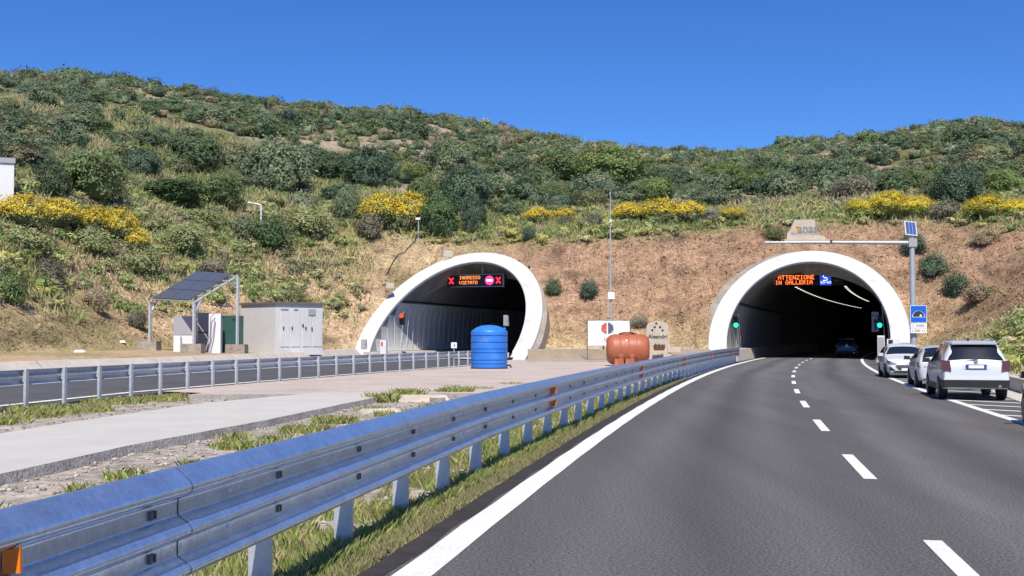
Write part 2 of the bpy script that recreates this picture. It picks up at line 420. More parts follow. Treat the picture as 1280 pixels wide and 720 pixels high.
# tunnels: foot of the portal plane, heading, slope of the slanted portal, bore radius, height of its centre, collar width
TUN = {'L': dict(c=(-5.79, 89.7), hd=16.9, sl=39.5, R=6.11, zc=1.88, w=1.36, z0=0.3),
       'R': dict(c=(22.0, 86.3), hd=16.8, sl=43.0, R=6.06, zc=1.95, w=1.42, z0=0.0)}
for T in TUN.values():
    h_ = math.radians(T['hd']); T['a'] = Vector((math.sin(h_), math.cos(h_), 0)); T['l'] = Vector((math.cos(h_), -math.sin(h_), 0))
    T['s'] = math.radians(T['sl'])
def tun_axis(T, s):                                    # point and direction s metres behind the portal foot
    k = 1 / 780.0
    p = Vector((*T['c'], T['z0'])) + T['a'] * s + T['l'] * (0.5 * k * s * s if s > 0 else 0)
    d = (T['a'] + T['l'] * (k * max(s, 0))).normalized()
    return p, d, Vector((d.y, -d.x, 0))
def in_tunnel(X, Y, Z, grow):
    m = np.zeros(np.shape(X), bool)
    for T in TUN.values():
        dx = X - T['c'][0]; dy = Y - T['c'][1]
        s = dx * T['a'].x + dy * T['a'].y; u = dx * T['l'].x + dy * T['l'].y - np.where(s > 0, s * s / 1560.0, 0)
        zz = Z - T['z0'] - T['zc']
        m |= (s > -4) & (s < 40) & (np.hypot(u, zz) < T['R'] + grow) & (np.abs(u) < T['R'] + grow)
    return m

# ------------------------------------------------------------------ terrain
def axis_coords(lo, a, b, hi, fine, grow=1.12, most=6.0):
    v = list(np.arange(a, b + 1e-6, fine)); st = fine
    while v[-1] < hi: st = min(st * grow, most); v.append(v[-1] + st)
    st = fine
    while v[0] > lo: st = min(st * grow, most); v.insert(0, v[0] - st)
    return np.array(v)
gx = axis_coords(-330, -34, 38, 420, 0.45)
gy = axis_coords(-120, 26, 118, 470, 0.45)
GX, GY = np.meshgrid(gx, gy)
GZ = height(GX, GY)
zone_rng = fbm(GX / 7, GY / 7, 40, 4)
STRAW, RED, OLIVE, SOIL, GREEN, DIRT = [np.array(c) for c in
    ((0.43, 0.31, 0.195), (0.31, 0.198, 0.128), (0.27, 0.225, 0.11), (0.31, 0.25, 0.19), (0.14, 0.16, 0.06), (0.33, 0.29, 0.245))]
def ground_colour(X, Y, Z):
    d = poly_dist(X, Y); nat = natural(X, Y); n1 = fbm(X / 6, Y / 6, 40, 4); n2 = fbm(X / 2.1, Y / 2.1, 55, 3)
    red = np.clip((X + 4 + (n1 - 0.5) * 14) / 6, 0, 1)
    col = STRAW + (RED - STRAW) * red[..., None]
    oliv = np.clip((n1 - 0.5) * 5 + np.where(X < 0, 0.35, -0.35), 0, 1) * np.where(X < -2, 0.8, 0.3)
    col = col + (OLIVE - col) * oliv[..., None]
    low = np.clip(1 - (Z - 1) / 3.0, 0, 1) * np.clip((X + 2) / 4, 0, 1)      # dry yellow grass at the foot of the slope
    col = col + (STRAW * np.array([0.9, 0.95, 0.8]) - col) * (low * 0.75)[..., None]
    gr = np.clip((X - 14 - (Y - 30) * 0.27) / 1.5, 0, 1) * np.clip((78 - Y) / 18, 0, 1) * np.clip(1 - (Z - 0.5) / 4.0, 0, 1)
    col = col + (np.array([0.20, 0.20, 0.055]) - col) * (gr * 0.85)[..., None]
    st = fbm(X / 5.0 + Y * 0.05, Z / 0.55, 63, 3); col = col * (1 + 0.55 * np.clip(st - 0.5, -0.22, 0.3))[..., None]
    spot = np.clip((fbm(X / 1.3, Z / 0.8, 71, 3) - 0.62) * 7, 0, 1) * (d > 0.5); col = col * (1 - 0.38 * spot)[..., None]
    pinky = np.clip((n2 - 0.55) * 4, 0, 1)
    col = col * (1 + 0.22 * (pinky - 0.4))[..., None]
    hill = np.clip((Z - nat + 1.3) / 1.0, 0, 1) * (d > 1)
    hc = SOIL + (np.array([0.13, 0.125, 0.055]) - SOIL) * np.clip((n1 - 0.42) * 5, 0, 1)[..., None]
    hc = hc + (np.array([0.34, 0.28, 0.22]) - hc) * (np.clip((fbm(X / 9, Y / 9, 77, 4) - 0.66) * 9, 0, 1) * 0.8)[..., None]
    bench = np.clip(1 - (Y - 100) / 22, 0, 1)
    hc = hc + (np.array([0.17, 0.165, 0.06]) - hc) * (bench * 0.7)[..., None]
    col = col + (hc - col) * hill[..., None]
    flat = (d <= 0.01)
    kl = np.interp(Y, [p[1] for p in KERB_L], [p[0] for p in KERB_L])
    dirt = DIRT * (0.85 + 0.4 * n2)[..., None]
    col = np.where((flat & (X > kl))[..., None], dirt, col)
    return np.clip(col, 0.01, 1)
V = np.stack([GX, GY, GZ], -1).reshape(-1, 3)
COLS = ground_colour(GX, GY, GZ).reshape(-1, 3)
ny, nx = GX.shape
idx = np.arange(ny * nx).reshape(ny, nx)
F = np.stack([idx[:-1, :-1], idx[:-1, 1:], idx[1:, 1:], idx[1:, :-1]], -1).reshape(-1, 4)
inside = in_tunnel(V[:, 0], V[:, 1], V[:, 2], 0.08)
F = F[~inside[F].any(1)]
terrain = tag(link('terrain', np_mesh('terrain', V, F, 'terrain', COLS, True)), kind='structure')

# ------------------------------------------------------------------ roads, markings, slab, yard
def strip(fa, fb, ys, za, zb, name, m, parent=None, skirt=0.0):
    """sheet between two x(Y) edges"""
    b = MB(); rows = []
    for Y in ys:
        p, q = fa(Y), fb(Y); rows.append([(p[0], p[1], za(p) if callable(za) else za), (q[0], q[1], zb(q) if callable(zb) else zb)])
    b.grid(rows)
    return b.build(name, m, parent)
def asphalt_sheet(name, ys, offs, z, right=None):
    """road sheet whose colour carries the wheel tracks, the seam and old patches"""
    V_, C_ = [], []
    for Y in ys:
        for k, o in enumerate(offs):
            p = road_pt(Y, o, z)
            if right is not None:
                f_ = k / (len(offs) - 1); a_ = road_pt(Y, offs[0], z); b_ = Vector((right(Y - 1), Y - 1.2, z)); p = a_.lerp(b_, f_)
            V_.append(tuple(p)); C_.append((Y, o))
    C_ = np.array(C_); Y_, o_ = C_[:, 0], C_[:, 1]
    wob = (fbm(Y_ / 14, Y_ * 0 + 3, 12, 2) - 0.5) * 0.5
    tr = sum(np.exp(-((o_ + wob - c_) / 0.42) ** 2) for c_ in (-2.8, -1.05, 1.05, 2.8))
    mid = sum(np.exp(-((o_ + wob - c_) / 0.3) ** 2) for c_ in (-1.92, 1.92))
    g = 1 + 0.24 * tr * (0.35 + 1.2 * fbm(Y_ / 22, o_ / 0.8, 44, 3)) - 0.18 * mid + 0.28 * (fbm(Y_ / 26, o_ / 0.7, 48, 4) - 0.5) + 0.22 * np.exp(-((o_ - 0.55 - 0.25 * np.sin(Y_ / 11)) / 0.22) ** 2) * (fbm(Y_ / 5, o_, 50, 2) > 0.42)
    warm = 0.05 * (fbm(Y_ / 8, o_ / 2, 52, 3) - 0.5)
    base_ = np.array((0.110, 0.105, 0.106)); Cl = base_[None] * g[:, None] * (1 + warm[:, None] * np.array([1.5, 0.3, -1.5]))
    n_, m_ = len(ys), len(offs); i_ = np.arange(n_ * m_).reshape(n_, m_); F_ = np.stack([i_[:-1, :-1], i_[:-1, 1:], i_[1:, 1:], i_[1:, :-1]], -1).reshape(-1, 4)
    return tag(link(name, np_mesh(name, np.array(V_), F_, 'asphalt', Cl)), kind='structure')
ysR = [-25 + 1.5 * i for i in range(18)] + [2 + 0.4 * i for i in range(1, 240)] + [98 + 2.5 * i for i in range(1, 44)]
right_road = asphalt_sheet('road', ysR, list(np.linspace(LINE_L - 0.34, 4.6, 44)), 0.0)
# strip of rough darker asphalt along the left edge and the shoulder to the right kerb
ee = MB(); rows = []
for i in range(420):
    Y = 2 + 0.22 * i
    rows.append([road_pt(Y, LINE_L - 0.44 - 0.14 * float(fbm(Y * 0.9, 0.3, 5, 3)), -0.05), road_pt(Y, LINE_L - 0.37 - 0.05 * float(fbm(Y * 1.3, 7.3, 5, 3)), 0.003), road_pt(Y, LINE_L - 0.19 + 0.02 * math.sin(Y * 3), 0.003)])
ee.grid(rows); ee.build('road_edge', 'asphalt_edge', right_road)
ysK = [-20 + 2.0 * i for i in range(53)]
asphalt_sheet('road_shoulder', [-20 + 1.0 * i for i in range(105)], list(np.linspace(4.58, 7.5, 8)), -0.004, lambda Y: interp(KERB_R, Y))
gut = MB(); gut.grid([[(interp(KERB_R, Y) - 0.75, Y, 0.006), (interp(KERB_R, Y) + 0.02, Y, 0.02)] for Y in ysK])
tag(gut.build('gutter', 'kerb_concrete'), kind='structure')
def line_mesh(off, width, y0, y1, z=0.006, step=1.5, uneven=0.008):
    b = MB(); rows = []; n = max(int((y1 - y0) / step), 1)
    for i in range(n + 1):
        Y = y0 + (y1 - y0) * i / n; j = uneven * math.sin(Y * 2.1 + off)
        rows.append([road_pt(Y, off - width / 2 + j, z), road_pt(Y, off + width / 2 + j * 0.5, z)])
    return b.grid(rows)
line_mesh(LINE_L - 0.01, 0.29, -20, 150).build('edge_line', 'paint', right_road)
line_mesh(LINE_R, 0.22, -20, 150).build('edge_line', 'paint', right_road)
for k in range(22):
    y0 = 14.55 - 7.42 * 2 + 7.42 * k * 0.985
    line_mesh(0.06, 0.16, y0, y0 + 3.0, step=1.0, uneven=0.0).build('lane_dash', 'paint', right_road)
# hatching on the shoulder, slanting back towards the kerb
def hatch(Y):
    a = road_pt(Y, LINE_R + 0.1, 0.0); d = Vector((0.60, -0.80, 0)); e = Vector((0.8, 0.6, 0)) * 0.0
    a.z = 0.005
    run = 0.0
    while True:
        p = a + d * run
        if p.x > interp(KERB_R, p.y) - 0.8 or run > 6: break
        run += 0.1
    if run < 0.4: return
    b = MB(); w = Vector((0, 0.40, 0)); b.add([a, a + d * run, a + d * run + w, a + w], [(0, 1, 2, 3)])
    b.build('hatch_stripe', 'paint', right_road)
for k in range(16): hatch(20.5 + k * 2.1)

ysL = [2 + 2.0 * i for i in range(45)]
left_road = tag(strip(lambda Y: (interp(KERB_L, Y), Y), lambda Y: (interp(RAIL_L, Y) - 0.1, Y), ysL, 0.42, 0.0, 'road', 'asphalt_old'), kind='structure')
lt = MB(); rows = []                                     # the carriageway goes on into the left tunnel
for i in range(26):
    p, d, l = tun_axis(TUN['L'], -2 + i * 3.0); rows.append([p - l * 5.8, p + l * 5.8])
lt.grid([[(q.x, q.y, 0.30 - 0.012) for q in r] for r in rows]); lt.build('tunnel_carriageway', 'asphalt_old', left_road)
lw = MB(); lw.grid([[(interp(RAIL_L, Y) - 0.85, Y, 0.055), (interp(RAIL_L, Y) - 0.65, Y, 0.045)] for Y in ysL]); lw.build('edge_line', 'paint', left_road)
lw = MB(); lw.grid([[(interp(KERB_L, Y) + 0.75, Y, 0.41), (interp(KERB_L, Y) + 0.95, Y, 0.405)] for Y in ysL]); lw.build('edge_line', 'paint', left_road)

# long pale concrete slab in the middle, with a broken grey edge
near = [(-6.55, -6), (-6.5, 6), (-6.25, 14.1), (-5.9, 17.9), (-4.98, 23.2), (-4.15, 29.6), (-3.4, 34.9)]
far = [(-9.6, -6), (-9.4, 6), (-9.05, 16), (-8.9, 20.1), (-8.65, 23.2), (-7.9, 29.3), (-5.9, 34.9)]
SL = 0.085
b = MB(); rows = []; ys = list(np.arange(-6, 34.95, 0.35))
for Y in ys:
    jn = 0.05 * (float(fbm(Y * 1.7, 1.0, 8, 3)) - 0.5)
    rows.append([(interp(near, Y) - 0.02 + jn, Y, SL), (interp(far, Y), Y, SL + 0.003)])
slab = tag(MB().grid(rows).build('concrete_strip', 'slab'), kind='structure')
ed = MB(); ed.grid([[(r[0][0], r[0][1], SL - 0.002), (r[0][0] + 0.03 + 0.05 * float(fbm(r[0][1] * 2, 4, 3, 3)), r[0][1], -0.08)] for r in rows])
ed.grid([[(r[1][0], r[1][1], SL), (r[1][0] - 0.02, r[1][1], -0.08)] for r in rows]); ed.build('slab_edge', 'slab_edge', slab)
# pinkish concrete yard in front of the tunnels
yr = MB(); yrows = []
for i in range(52):
    Y = 34.2 + i * 1.05
    a = interp(RAIL_L, Y) + (0.05 if Y > 36 else 1.8); c_ = road_pt(Y, off_rail(Y) - 0.9)
    n = 8; yrows.append([(a + (c_.x - a) * k / n, Y + (c_.y - Y) * k / n, 0.065) for k in range(n + 1)])
yard = tag(yr.grid(yrows).build('concrete_yard', 'plaza'), kind='structure')
e2 = MB(); e2.grid([[(p[0], p[1], 0.064), (p[0], p[1] - 0.02, -0.08)] for p in yrows[0]]); e2.grid([[(r[-1][0], r[-1][1], 0.064), (r[-1][0] + 0.03, r[-1][1], -0.08)] for r in yrows]); e2.build('yard_edge', 'slab_edge', yard)

# kerbs and low retaining walls
def low_wall(name, label, pts, thick, z0, z1, m, batter=0.0, side=1):
    base = Vector((*pts[0], 0)); t = thing(name, label, 'wall', base)
    P = [Vector((*p, 0)) for p in pts]; n = len(P); A = []; B = []
    for i in range(n):
        d = (P[min(i + 1, n - 1)] - P[max(i - 1, 0)]).normalized(); nn = Vector((-d.y, d.x, 0)) * side
        A.append(P[i] - base); B.append(P[i] + nn * thick - base)
    def loft(a, b_, lo, hi):
        mb = MB(); k = len(a); bt = (a[0] - b_[0]).normalized() * batter
        mb.grid([[(a[i].x + bt.x, a[i].y + bt.y, lo), (a[i].x, a[i].y, hi), (b_[i].x, b_[i].y, hi), (b_[i].x, b_[i].y, lo)] for i in range(k)])
        for i in (0, k - 1): mb.add([(a[i].x, a[i].y, lo), (a[i].x, a[i].y, hi), (b_[i].x, b_[i].y, hi), (b_[i].x, b_[i].y, lo)], [(0, 1, 2, 3)])
        return mb
    # split into cast lengths with a joint between them
    for i in range(n - 1):
        L = (P[i + 1] - P[i]).length; k = max(1, round(L / 4.0))
        for j in range(k):
            f0, f1 = j / k + (0.0014 if j else 0.0), (j + 1) / k - 0.0014
            a = [A[i].lerp(A[i + 1], f0), A[i].lerp(A[i + 1], f1)]; c2 = [B[i].lerp(B[i + 1], f0), B[i].lerp(B[i + 1], f1)]
            loft(a, c2, z0, z1 + 0.004 * math.sin(i * 3 + j * 5)).build('wall_block', m, t)
    return t
low_wall('kerb_wall', 'long low pale concrete kerb wall along the far side of the left carriageway', KERB_L, 0.55, 0.25, 0.88, 'kerb_concrete', batter=0.75, side=1)
low_wall('retaining_wall', 'low beige concrete wall between the two tunnel mouths', [(1.2, 87.6), (5.5, 87.2), (10, 86.9), (14.9, 86.6)], 0.35, -0.1, 0.88, 'wall_concrete')
low_wall('wall_footing', 'shallow concrete ledge at the foot of the beige wall between tunnels', [(1.0, 80.6), (6, 80.2), (11, 80.2), (14, 81.5)], 6.2, -0.1, 0.15, 'wall_concrete')
low_wall('kerb_wall', 'low concrete kerb wall along the grassy right-hand roadside', KERB_R, 0.3, -0.1, 0.46, 'kerb_concrete', side=-1)

# ------------------------------------------------------------------ tunnels
def portal_curve(T, off, n=72, zlow=-0.4):
    """outline of the slanted portal: bore section cut by the sloping plane, pushed out by off inside that plane"""
    th0 = math.asin(max(-1, (zlow - T['zc']) / T['R'])); out = []
    base = Vector((*T['c'], T['z0'])); up = T['a'] * math.cos(T['s']) + Vector((0, 0, math.sin(T['s'])))
    for i in range(n + 1):
        t = th0 + (math.pi - 2 * th0) * i / n
        u = T['R'] * math.cos(t); v = (T['zc'] + T['R'] * math.sin(t)) / math.sin(T['s'])
        nn = Vector((math.cos(t), math.sin(t) * math.sin(T['s']), 0)).normalized()
        out.append(base + T['l'] * (u + off * nn.x) + up * (v + off * nn.y))
    return out
def make_tunnel(key, label, seed):
    T = TUN[key]; base = Vector((*T['c'], T['z0'])); t = thing('tunnel', label, 'tunnel', base)
    nrm = (T['a'] * math.sin(T['s']) - Vector((0, 0, math.cos(T['s'])))) # into the hill
    inn = portal_curve(T, 0.0); out = portal_curve(T, T['w'])
    b = MB(); rows = []
    for p, q in zip(inn, out):
        p, q = p - base, q - base
        back = nrm * 0.55
        rows.append([p + nrm * 0.22, p + nrm * 0.03, p + (q - p) * 0.02, q - (q - p) * 0.02, q + nrm * 0.03, q + back])
    b.grid(rows); b.build('collar', 'white_collar', t, smooth=True)
    # rough grey concrete ring behind the collar, uneven outline
    b = MB(); rows = []
    n = len(inn)
    for i, (p, q) in enumerate(zip(portal_curve(T, T['w'] * 0.5), portal_curve(T, T['w'] + 0.02))):
        f = i / (n - 1)                                   # 0 right foot .. 1 left foot
        ext = (0.15 + 0.25 * float(fbm(i * 0.35, seed, 3, 3))) if key == 'L' else (0.15 + (0.75 if f > 0.52 else 0.1) * min(1, max(0, (f - 0.45) * 6)) * (0.75 + 0.5 * float(fbm(i * 0.4, seed, 3, 3))))
        dirv = (q - p).normalized(); e = q + dirv * ext
        p, q, e = p - base, q - base, e - base
        rows.append([p + nrm * 0.30, q + nrm * 0.28, e + nrm * (0.36 + 0.25 * float(fbm(i * 0.5, 9, 4, 2))), e + nrm * 2.8])
    b.grid(rows); b.build('concrete_backing', 'grey_concrete', t, smooth=False)
    # inner lining following the bend of the bore
    th0 = math.asin((-0.4 - T['zc']) / T['R']); seg = 48
    b = MB(); rows = []
    front = []
    for i in range(seg + 1):
        a = th0 + (math.pi - 2 * th0) * i / seg; front.append((T['R'] * math.cos(a), T['zc'] + T['R'] * math.sin(a)))
    for st in range(36):
        row = []
        for u, z in front:
            s0 = max(z, -0.4) / math.tan(T['s']) + 0.05
            s = s0 + (110 - s0) * (st / 35.0) ** 1.3
            p, d, l = tun_axis(T, s); row.append(p + l * u + Vector((0, 0, z)) - base)
        rows.append(row)
    b.grid(rows); b.build('lining', 'tunnel_lining', t, smooth=True)
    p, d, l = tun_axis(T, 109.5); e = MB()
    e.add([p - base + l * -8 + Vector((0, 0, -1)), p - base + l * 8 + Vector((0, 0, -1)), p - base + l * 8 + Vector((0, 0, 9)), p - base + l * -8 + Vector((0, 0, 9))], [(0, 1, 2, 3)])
    e.build('dark_end_sheet', 'bore_dark', t)  # added black sheet that closes the bore to keep the inside dark
    # curved wall panels, one mesh shared, both sides
    wdt = 1.22
    def panel(z0, z1, side):
        m = MB(); rows = []
        for y in (-wdt / 2 + 0.012, wdt / 2 - 0.012):
            rows.append([])
            for k in range(9):
                z = z0 + (z1 - z0) * k / 8; u = math.sqrt(T['R'] ** 2 - (z - T['zc']) ** 2) - 0.04
                rows[-1].append((side * u, y, z))
            rows[-1].append((side * (u + 0.035), y, z1))
        fr = MB().grid(rows)
        for r in rows[1:]: fr.add([r[0], r[-2], (r[-2][0] + side * 0.03, r[-2][1], r[-2][2]), (r[0][0] + side * 0.03, r[0][1], r[0][2])], [(0, 1, 2, 3)])
        return fr.mesh('wall_panel', 'tunnel_panel' if key == 'L' else 'tunnel_panel_shaded')
    meshes = {s: panel(0.35, 4.35, s) for s in (-1, 1)}
    for side in (-1, 1):
        for i in range(30 if side < 0 else 14):
            s = 4.35 / math.tan(T['s']) + 0.75 + i * wdt
            p, d, l = tun_axis(T, s); link('wall_panel', meshes[side], t, p - base, math.atan2(-d.x, d.y))
        # shorter panels that step down with the slanted mouth
        for i in range(1, 5 if key == 'L' else 1):
            s = 4.35 / math.tan(T['s']) + 0.75 - i * wdt; top = (s - wdt * 0.62) * math.tan(T['s'])
            if top < 0.9: break
            p, d, l = tun_axis(T, s); link('wall_panel', panel(0.35, min(top, 4.3), side), t, p - base, math.atan2(-d.x, d.y))
    # dark tray line above the panels
    for side in (-1, 1):
        path = []
        for k in range(20):
            s = 4.6 / math.tan(T['s']) + 0.6 + k * 3.0; p, d, l = tun_axis(T, s)
            path.append(p - base + l * side * (math.sqrt(T['R'] ** 2 - (4.5 - T['zc']) ** 2) - 0.06) + Vector((0, 0, 4.5)))
        MB().tube(path, 0.07, 6).build('cable_tray', 'black_plastic', t)
    fl = []
    for k in range(40):
        p, d, l = tun_axis(T, -3.0 + k * 2.9); fl.append([p - base + l * u_ + Vector((0, 0, -0.035 if key == 'R' else -0.05)) for u_ in (-6.2, -3, 0, 3, 6.2)])
    MB().grid(fl).build('floor_slab', 'asphalt_old', t)
    # walkway kerbs on either side
    for side in (-1, 1):
        rows = []
        for k in range(24):
            s = -0.6 + k * 3.2; p, d, l = tun_axis(T, s); q = p - base
            hgt = 0.85 if (key == 'R' and side < 0) else 0.28
            rows.append([q + l * side * 6.0 + Vector((0, 0, hgt + 0.04)), q + l * side * 5.15 + Vector((0, 0, hgt)), q + l * side * 4.95 + Vector((0, 0, -0.05))])
        m = MB().grid(rows); m.add([rows[0][0], rows[0][1], rows[0][2], rows[0][0] - Vector((0, 0, 1))], [(0, 1, 2, 3)])
        m.build('walkway', 'kerb_concrete', t)
    return t
tunL = make_tunnel('L', 'left tunnel with white collar, shut by red lane crosses, behind the blue tank', 2.0)
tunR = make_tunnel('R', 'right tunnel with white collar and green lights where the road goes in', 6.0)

# LED letters, 5 x 7 dots
G5 = {'A': '01110 10001 10001 11111 10001 10001 10001', 'T': '11111 00100 00100 00100 00100 00100 00100', 'E': '11111 10000 10000 11110 10000 10000 11111',
      'N': '10001 11001 11001 10101 10011 10011 10001', 'Z': '11111 00001 00010 00100 01000 10000 11111', 'I': '01110 00100 00100 00100 00100 00100 01110',
      'O': '01110 10001 10001 10001 10001 10001 01110', 'G': '01111 10000 10000 10011 10001 10001 01110', 'L': '10000 10000 10000 10000 10000 10000 11111',
      'R': '11110 10001 10001 11110 10100 10010 10001', 'S': '01111 10000 10000 01110 00001 00001 11110', 'V': '10001 10001 10001 10001 10001 01010 00100',
      '8': '01110 10001 10001 01110 10001 10001 01110', '0': '01110 10001 10001 10001 10001 10001 01110', '6': '01110 10000 10000 11110 10001 10001 01110',
      '-': '00000 00000 00000 11111 00000 00000 00000', ' ': '00000 00000 00000 00000 00000 00000 00000', 'X': '10001 11011 01110 00100 01110 11011 10001'}
class Letters(list):
    def build(self, name, m, par):
        return [b_.build(name, m, par) for b_ in self][-1]
def led(s, x0, z_top, cell, y, gap=1.0, fill=1.0):
    out = Letters(); x = x0
    for ch in s:
        b = MB(); rows_ = G5[ch].split()
        for r, row in enumerate(rows_):
            k = 0
            while k < 5:                                 # one bar for each run of lit dots
                if row[k] == '1':
                    e = k
                    while e < 5 and row[e] == '1': e += 1
                    b.box((x + (k + e) / 2 * cell, y, z_top - (r + 0.5) * cell), ((e - k) * cell * 0.97, 0.02, cell * fill)); k = e
                else: k += 1
        if b.v: out.append(b)
        x += (5 + gap) * cell
    return out, x
def facing(T): return math.atan2(-T['a'].x, T['a'].y)   # local +Y runs along the bore
def hang_sign(key, x0px, x1px, y0px, y1px, Y, label):
    p = at((x0px + x1px) / 2, (y0px + y1px) / 2, Y); m = Y / FPX
    return thing('message_sign', label, 'sign', p, facing(TUN[key])), (x1px - x0px) * m / math.cos(math.radians(3)), (y1px - y0px) * m
# right sign
t, W, H = hang_sign('R', 968, 1052, 343, 357, 101, 'electronic sign reading ATTENZIONE IN GALLERIA inside the right tunnel mouth')
MB().box((0, 0.2, 0), (W, 0.34, H)).build('housing', 'sign_black', t)
for sx in (-W * 0.4, 0, W * 0.42): MB().box((sx, 0.2, H / 2 + 0.5), (0.08, 0.08, 1.0)).build('bracket', 'steel_pole', t)
MB().box((-W * 0.17, 0.01, 0.0), (W * 0.55, 0.03, H * 0.94)).build('display_field', 'sign_black', t)
cell = W * 0.535 / 60
bb, x = led('ATTENZIONE', -W * 0.435, H * 0.44, cell, -0.02); bb.build('led_letter', 'led_orange', t)
bb, x = led('IN GALLERIA', -W * 0.475, -H * 0.03, cell * 0.93, -0.02); bb.build('led_letter', 'led_orange', t)
MB().box((W * 0.25, 0.0, 0.0), (W * 0.16, 0.03, H * 0.98)).build('speed_field', 'led_blue', t)
bb, x = led('S', W * 0.215, H * 0.46, 0.078, -0.025); bb.build('led_letter', 'led_white', t)
bb, x = led('80-60', W * 0.180, -H * 0.12, 0.031, -0.025); bb.build('led_letter', 'led_white', t)
MB().tube([(W * 0.385, -0.03, 0.0), (W * 0.415, -0.03, -0.13), (W * 0.445, -0.03, 0.0)], 0.035, 6).build('lane_arrow', 'grey_metal', t)
MB().box((-W * 0.49, 0.0, 0.02), (0.10, 0.05, H * 0.7)).build('marker_lamp', 'grey_metal', t)
# left sign
t, W, H = hang_sign('L', 557, 633, 343, 358.5, 101, 'electronic sign reading INGRESSO VIETATO with red crosses inside the left tunnel')
MB().box((0, 0.2, 0), (W, 0.34, H)).build('housing', 'sign_black', t)
MB().box((-W * 0.03, 0.01, 0), (W * 0.62, 0.03, H * 0.96)).build('display_field', 'black_plastic', t)
for sx in (-W * 0.3, W * 0.1): MB().box((sx, 0.2, H / 2 + 0.4), (0.08, 0.08, 0.8)).build('bracket', 'steel_pole', t)
for zz in (-1, 1): MB().box((0, -0.01, zz * H * 0.49), (W * 0.9, 0.06, 0.05)).build('frame_rail', 'steel_pole', t)
cell = W * 0.37 / 48
bb, x = led('INGRESSO', -W * 0.29, H * 0.38, cell, -0.02); bb.build('led_letter', 'led_amber', t)
bb, x = led('VIETATO', -W * 0.29, -H * 0.02, cell, -0.02); bb.build('led_letter', 'led_amber', t)
for sx in (-W * 0.43, W * 0.385):
    bb, x = led('X', sx - 0.21, 0.30, 0.084, -0.02); bb.build('lane_cross', 'led_red', t)
nd = MB().lathe([(0.40, 0), (0.40, 0.03)], (W * 0.235, -0.05, 0), 24, 'y').build('no_entry_disc', 'led_pink', t)
MB().box((W * 0.235, -0.07, 0), (0.52, 0.02, 0.17)).build('disc_bar', 'led_white', nd)
MB().box((W * 0.475, 0, 0), (0.14, 0.2, H * 1.1)).build('end_post', 'grey_metal', t)

def signal(label, p, rz, lens, on_low, group=None):
    t = thing('traffic_light', label, 'traffic light', p, rz)
    MB().box((0, 0.12, 0), (0.34, 0.24, 0.95)).build('housing', 'black_plastic', t)
    for k, z in enumerate((0.28, 0.0, -0.28)):
        lit = (k == on_low); r = 0.19 if lit else 0.12
        MB().lathe([(r, -0.05), (r * 0.8, -0.08), (0.02, -0.10)], (0, 0, z), 16, 'y').build('lens', lens if lit else 'lens_off', t)
        MB().grid([[(0.15 * math.cos(a), 0, z + 0.14 * math.sin(a)), (0.15 * math.cos(a), -0.18, z + 0.13 * math.sin(a))] for a in [math.pi * j / 8 for j in range(9)]]).build('hood', 'black_plastic', t)
    MB().box((0, 0.3, 0), (0.06, 0.4, 0.06)).build('bracket', 'steel_pole', t)
    return t
signal('green traffic light on the left wall of the right tunnel', at(920, 402, 92.5), facing(TUN['R']), 'lens_green', 2)
signal('green traffic light on the right wall of the right tunnel', at(1099.5, 402, 90.5), facing(TUN['R']), 'lens_green', 2)
signal('red traffic light on the left wall of the left tunnel', at(502, 399, 94.5), facing(TUN['L']), 'lens_red', 0)

# tunnel lamps in two rows
lamp_me = MB().box((0, 0, 0), (0.26, 0.8, 0.12)).mesh('housing', 'grey_metal')
glow_me = MB().box((0, 0, -0.075), (0.20, 0.46, 0.03)).mesh('lamp_glass', 'lamp_glow')
for u0, u1, nn, lab, grp in ((-1.75, -1.55, 29, 'small lit lamp in the left ceiling row of the right tunnel', 'left row of tunnel lamps'),
                             (2.5, 2.6, 17, 'small lit lamp in the right ceiling row of the right tunnel', 'right row of tunnel lamps')):
    for k in range(nn):
        s = 17.5 + k * 2.75; p, d, l = tun_axis(TUN['R'], s)
        o = thing('tunnel_lamp', lab, 'lamp', p + l * u0 + Vector((0, 0, 6.35)), math.atan2(-d.x, d.y), grp)
        link('housing', lamp_me, o); link('lamp_glass', glow_me, o)
# fittings by the mouths
def boxed(name, label, cat, p, size, rz, m, extra=None):
    t = thing(name, label, cat, p, rz)
    MB().box((0, 0, size[2] / 2), size).build('body', m, t)
    if extra: extra(t, size)
    return t
def door_extra(t, s):
    d = MB().box((0, -s[1] / 2 - 0.01, s[2] * 0.5), (s[0] * 0.86, 0.025, s[2] * 0.88)).build('door', 'grey_metal', t)
    MB().box((s[0] * 0.28, -s[1] / 2 - 0.035, s[2] * 0.5), (0.04, 0.03, 0.16)).build('handle', 'black_plastic', d)
p = at(455, 433, 88.0); boxed('junction_box', 'small grey box at the foot of the left tunnel collar', 'electrical box', (p.x, p.y, 0.86), (0.42, 0.3, 0.75), 0, 'grey_metal', door_extra)
p = at(480, 437, 91.0); boxed('cabinet', 'white cabinet with red mark against the left wall of left tunnel', 'cabinet', (p.x, p.y, 0.35), (0.5, 0.35, 1.2), facing(TUN['L']), 'white_metal',
    lambda t, s: MB().box((-0.1, -s[1] / 2 - 0.01, s[2] * 0.75), (0.16, 0.02, 0.3)).build('red_mark', 'banner_red', t))
p = at(633, 401, 100); boxed('wall_box', 'dim grey box on the right wall of the left tunnel', 'electrical box', p - Vector((0, 0, 0.45)), (0.45, 0.3, 0.95), facing(TUN['L']), 'grey_metal', door_extra)
p = at(567.5, 431.5, 68.0); t = thing('marker_post', 'little square white sign on a post behind the left guardrail', 'sign', (p.x, p.y, 0.05))
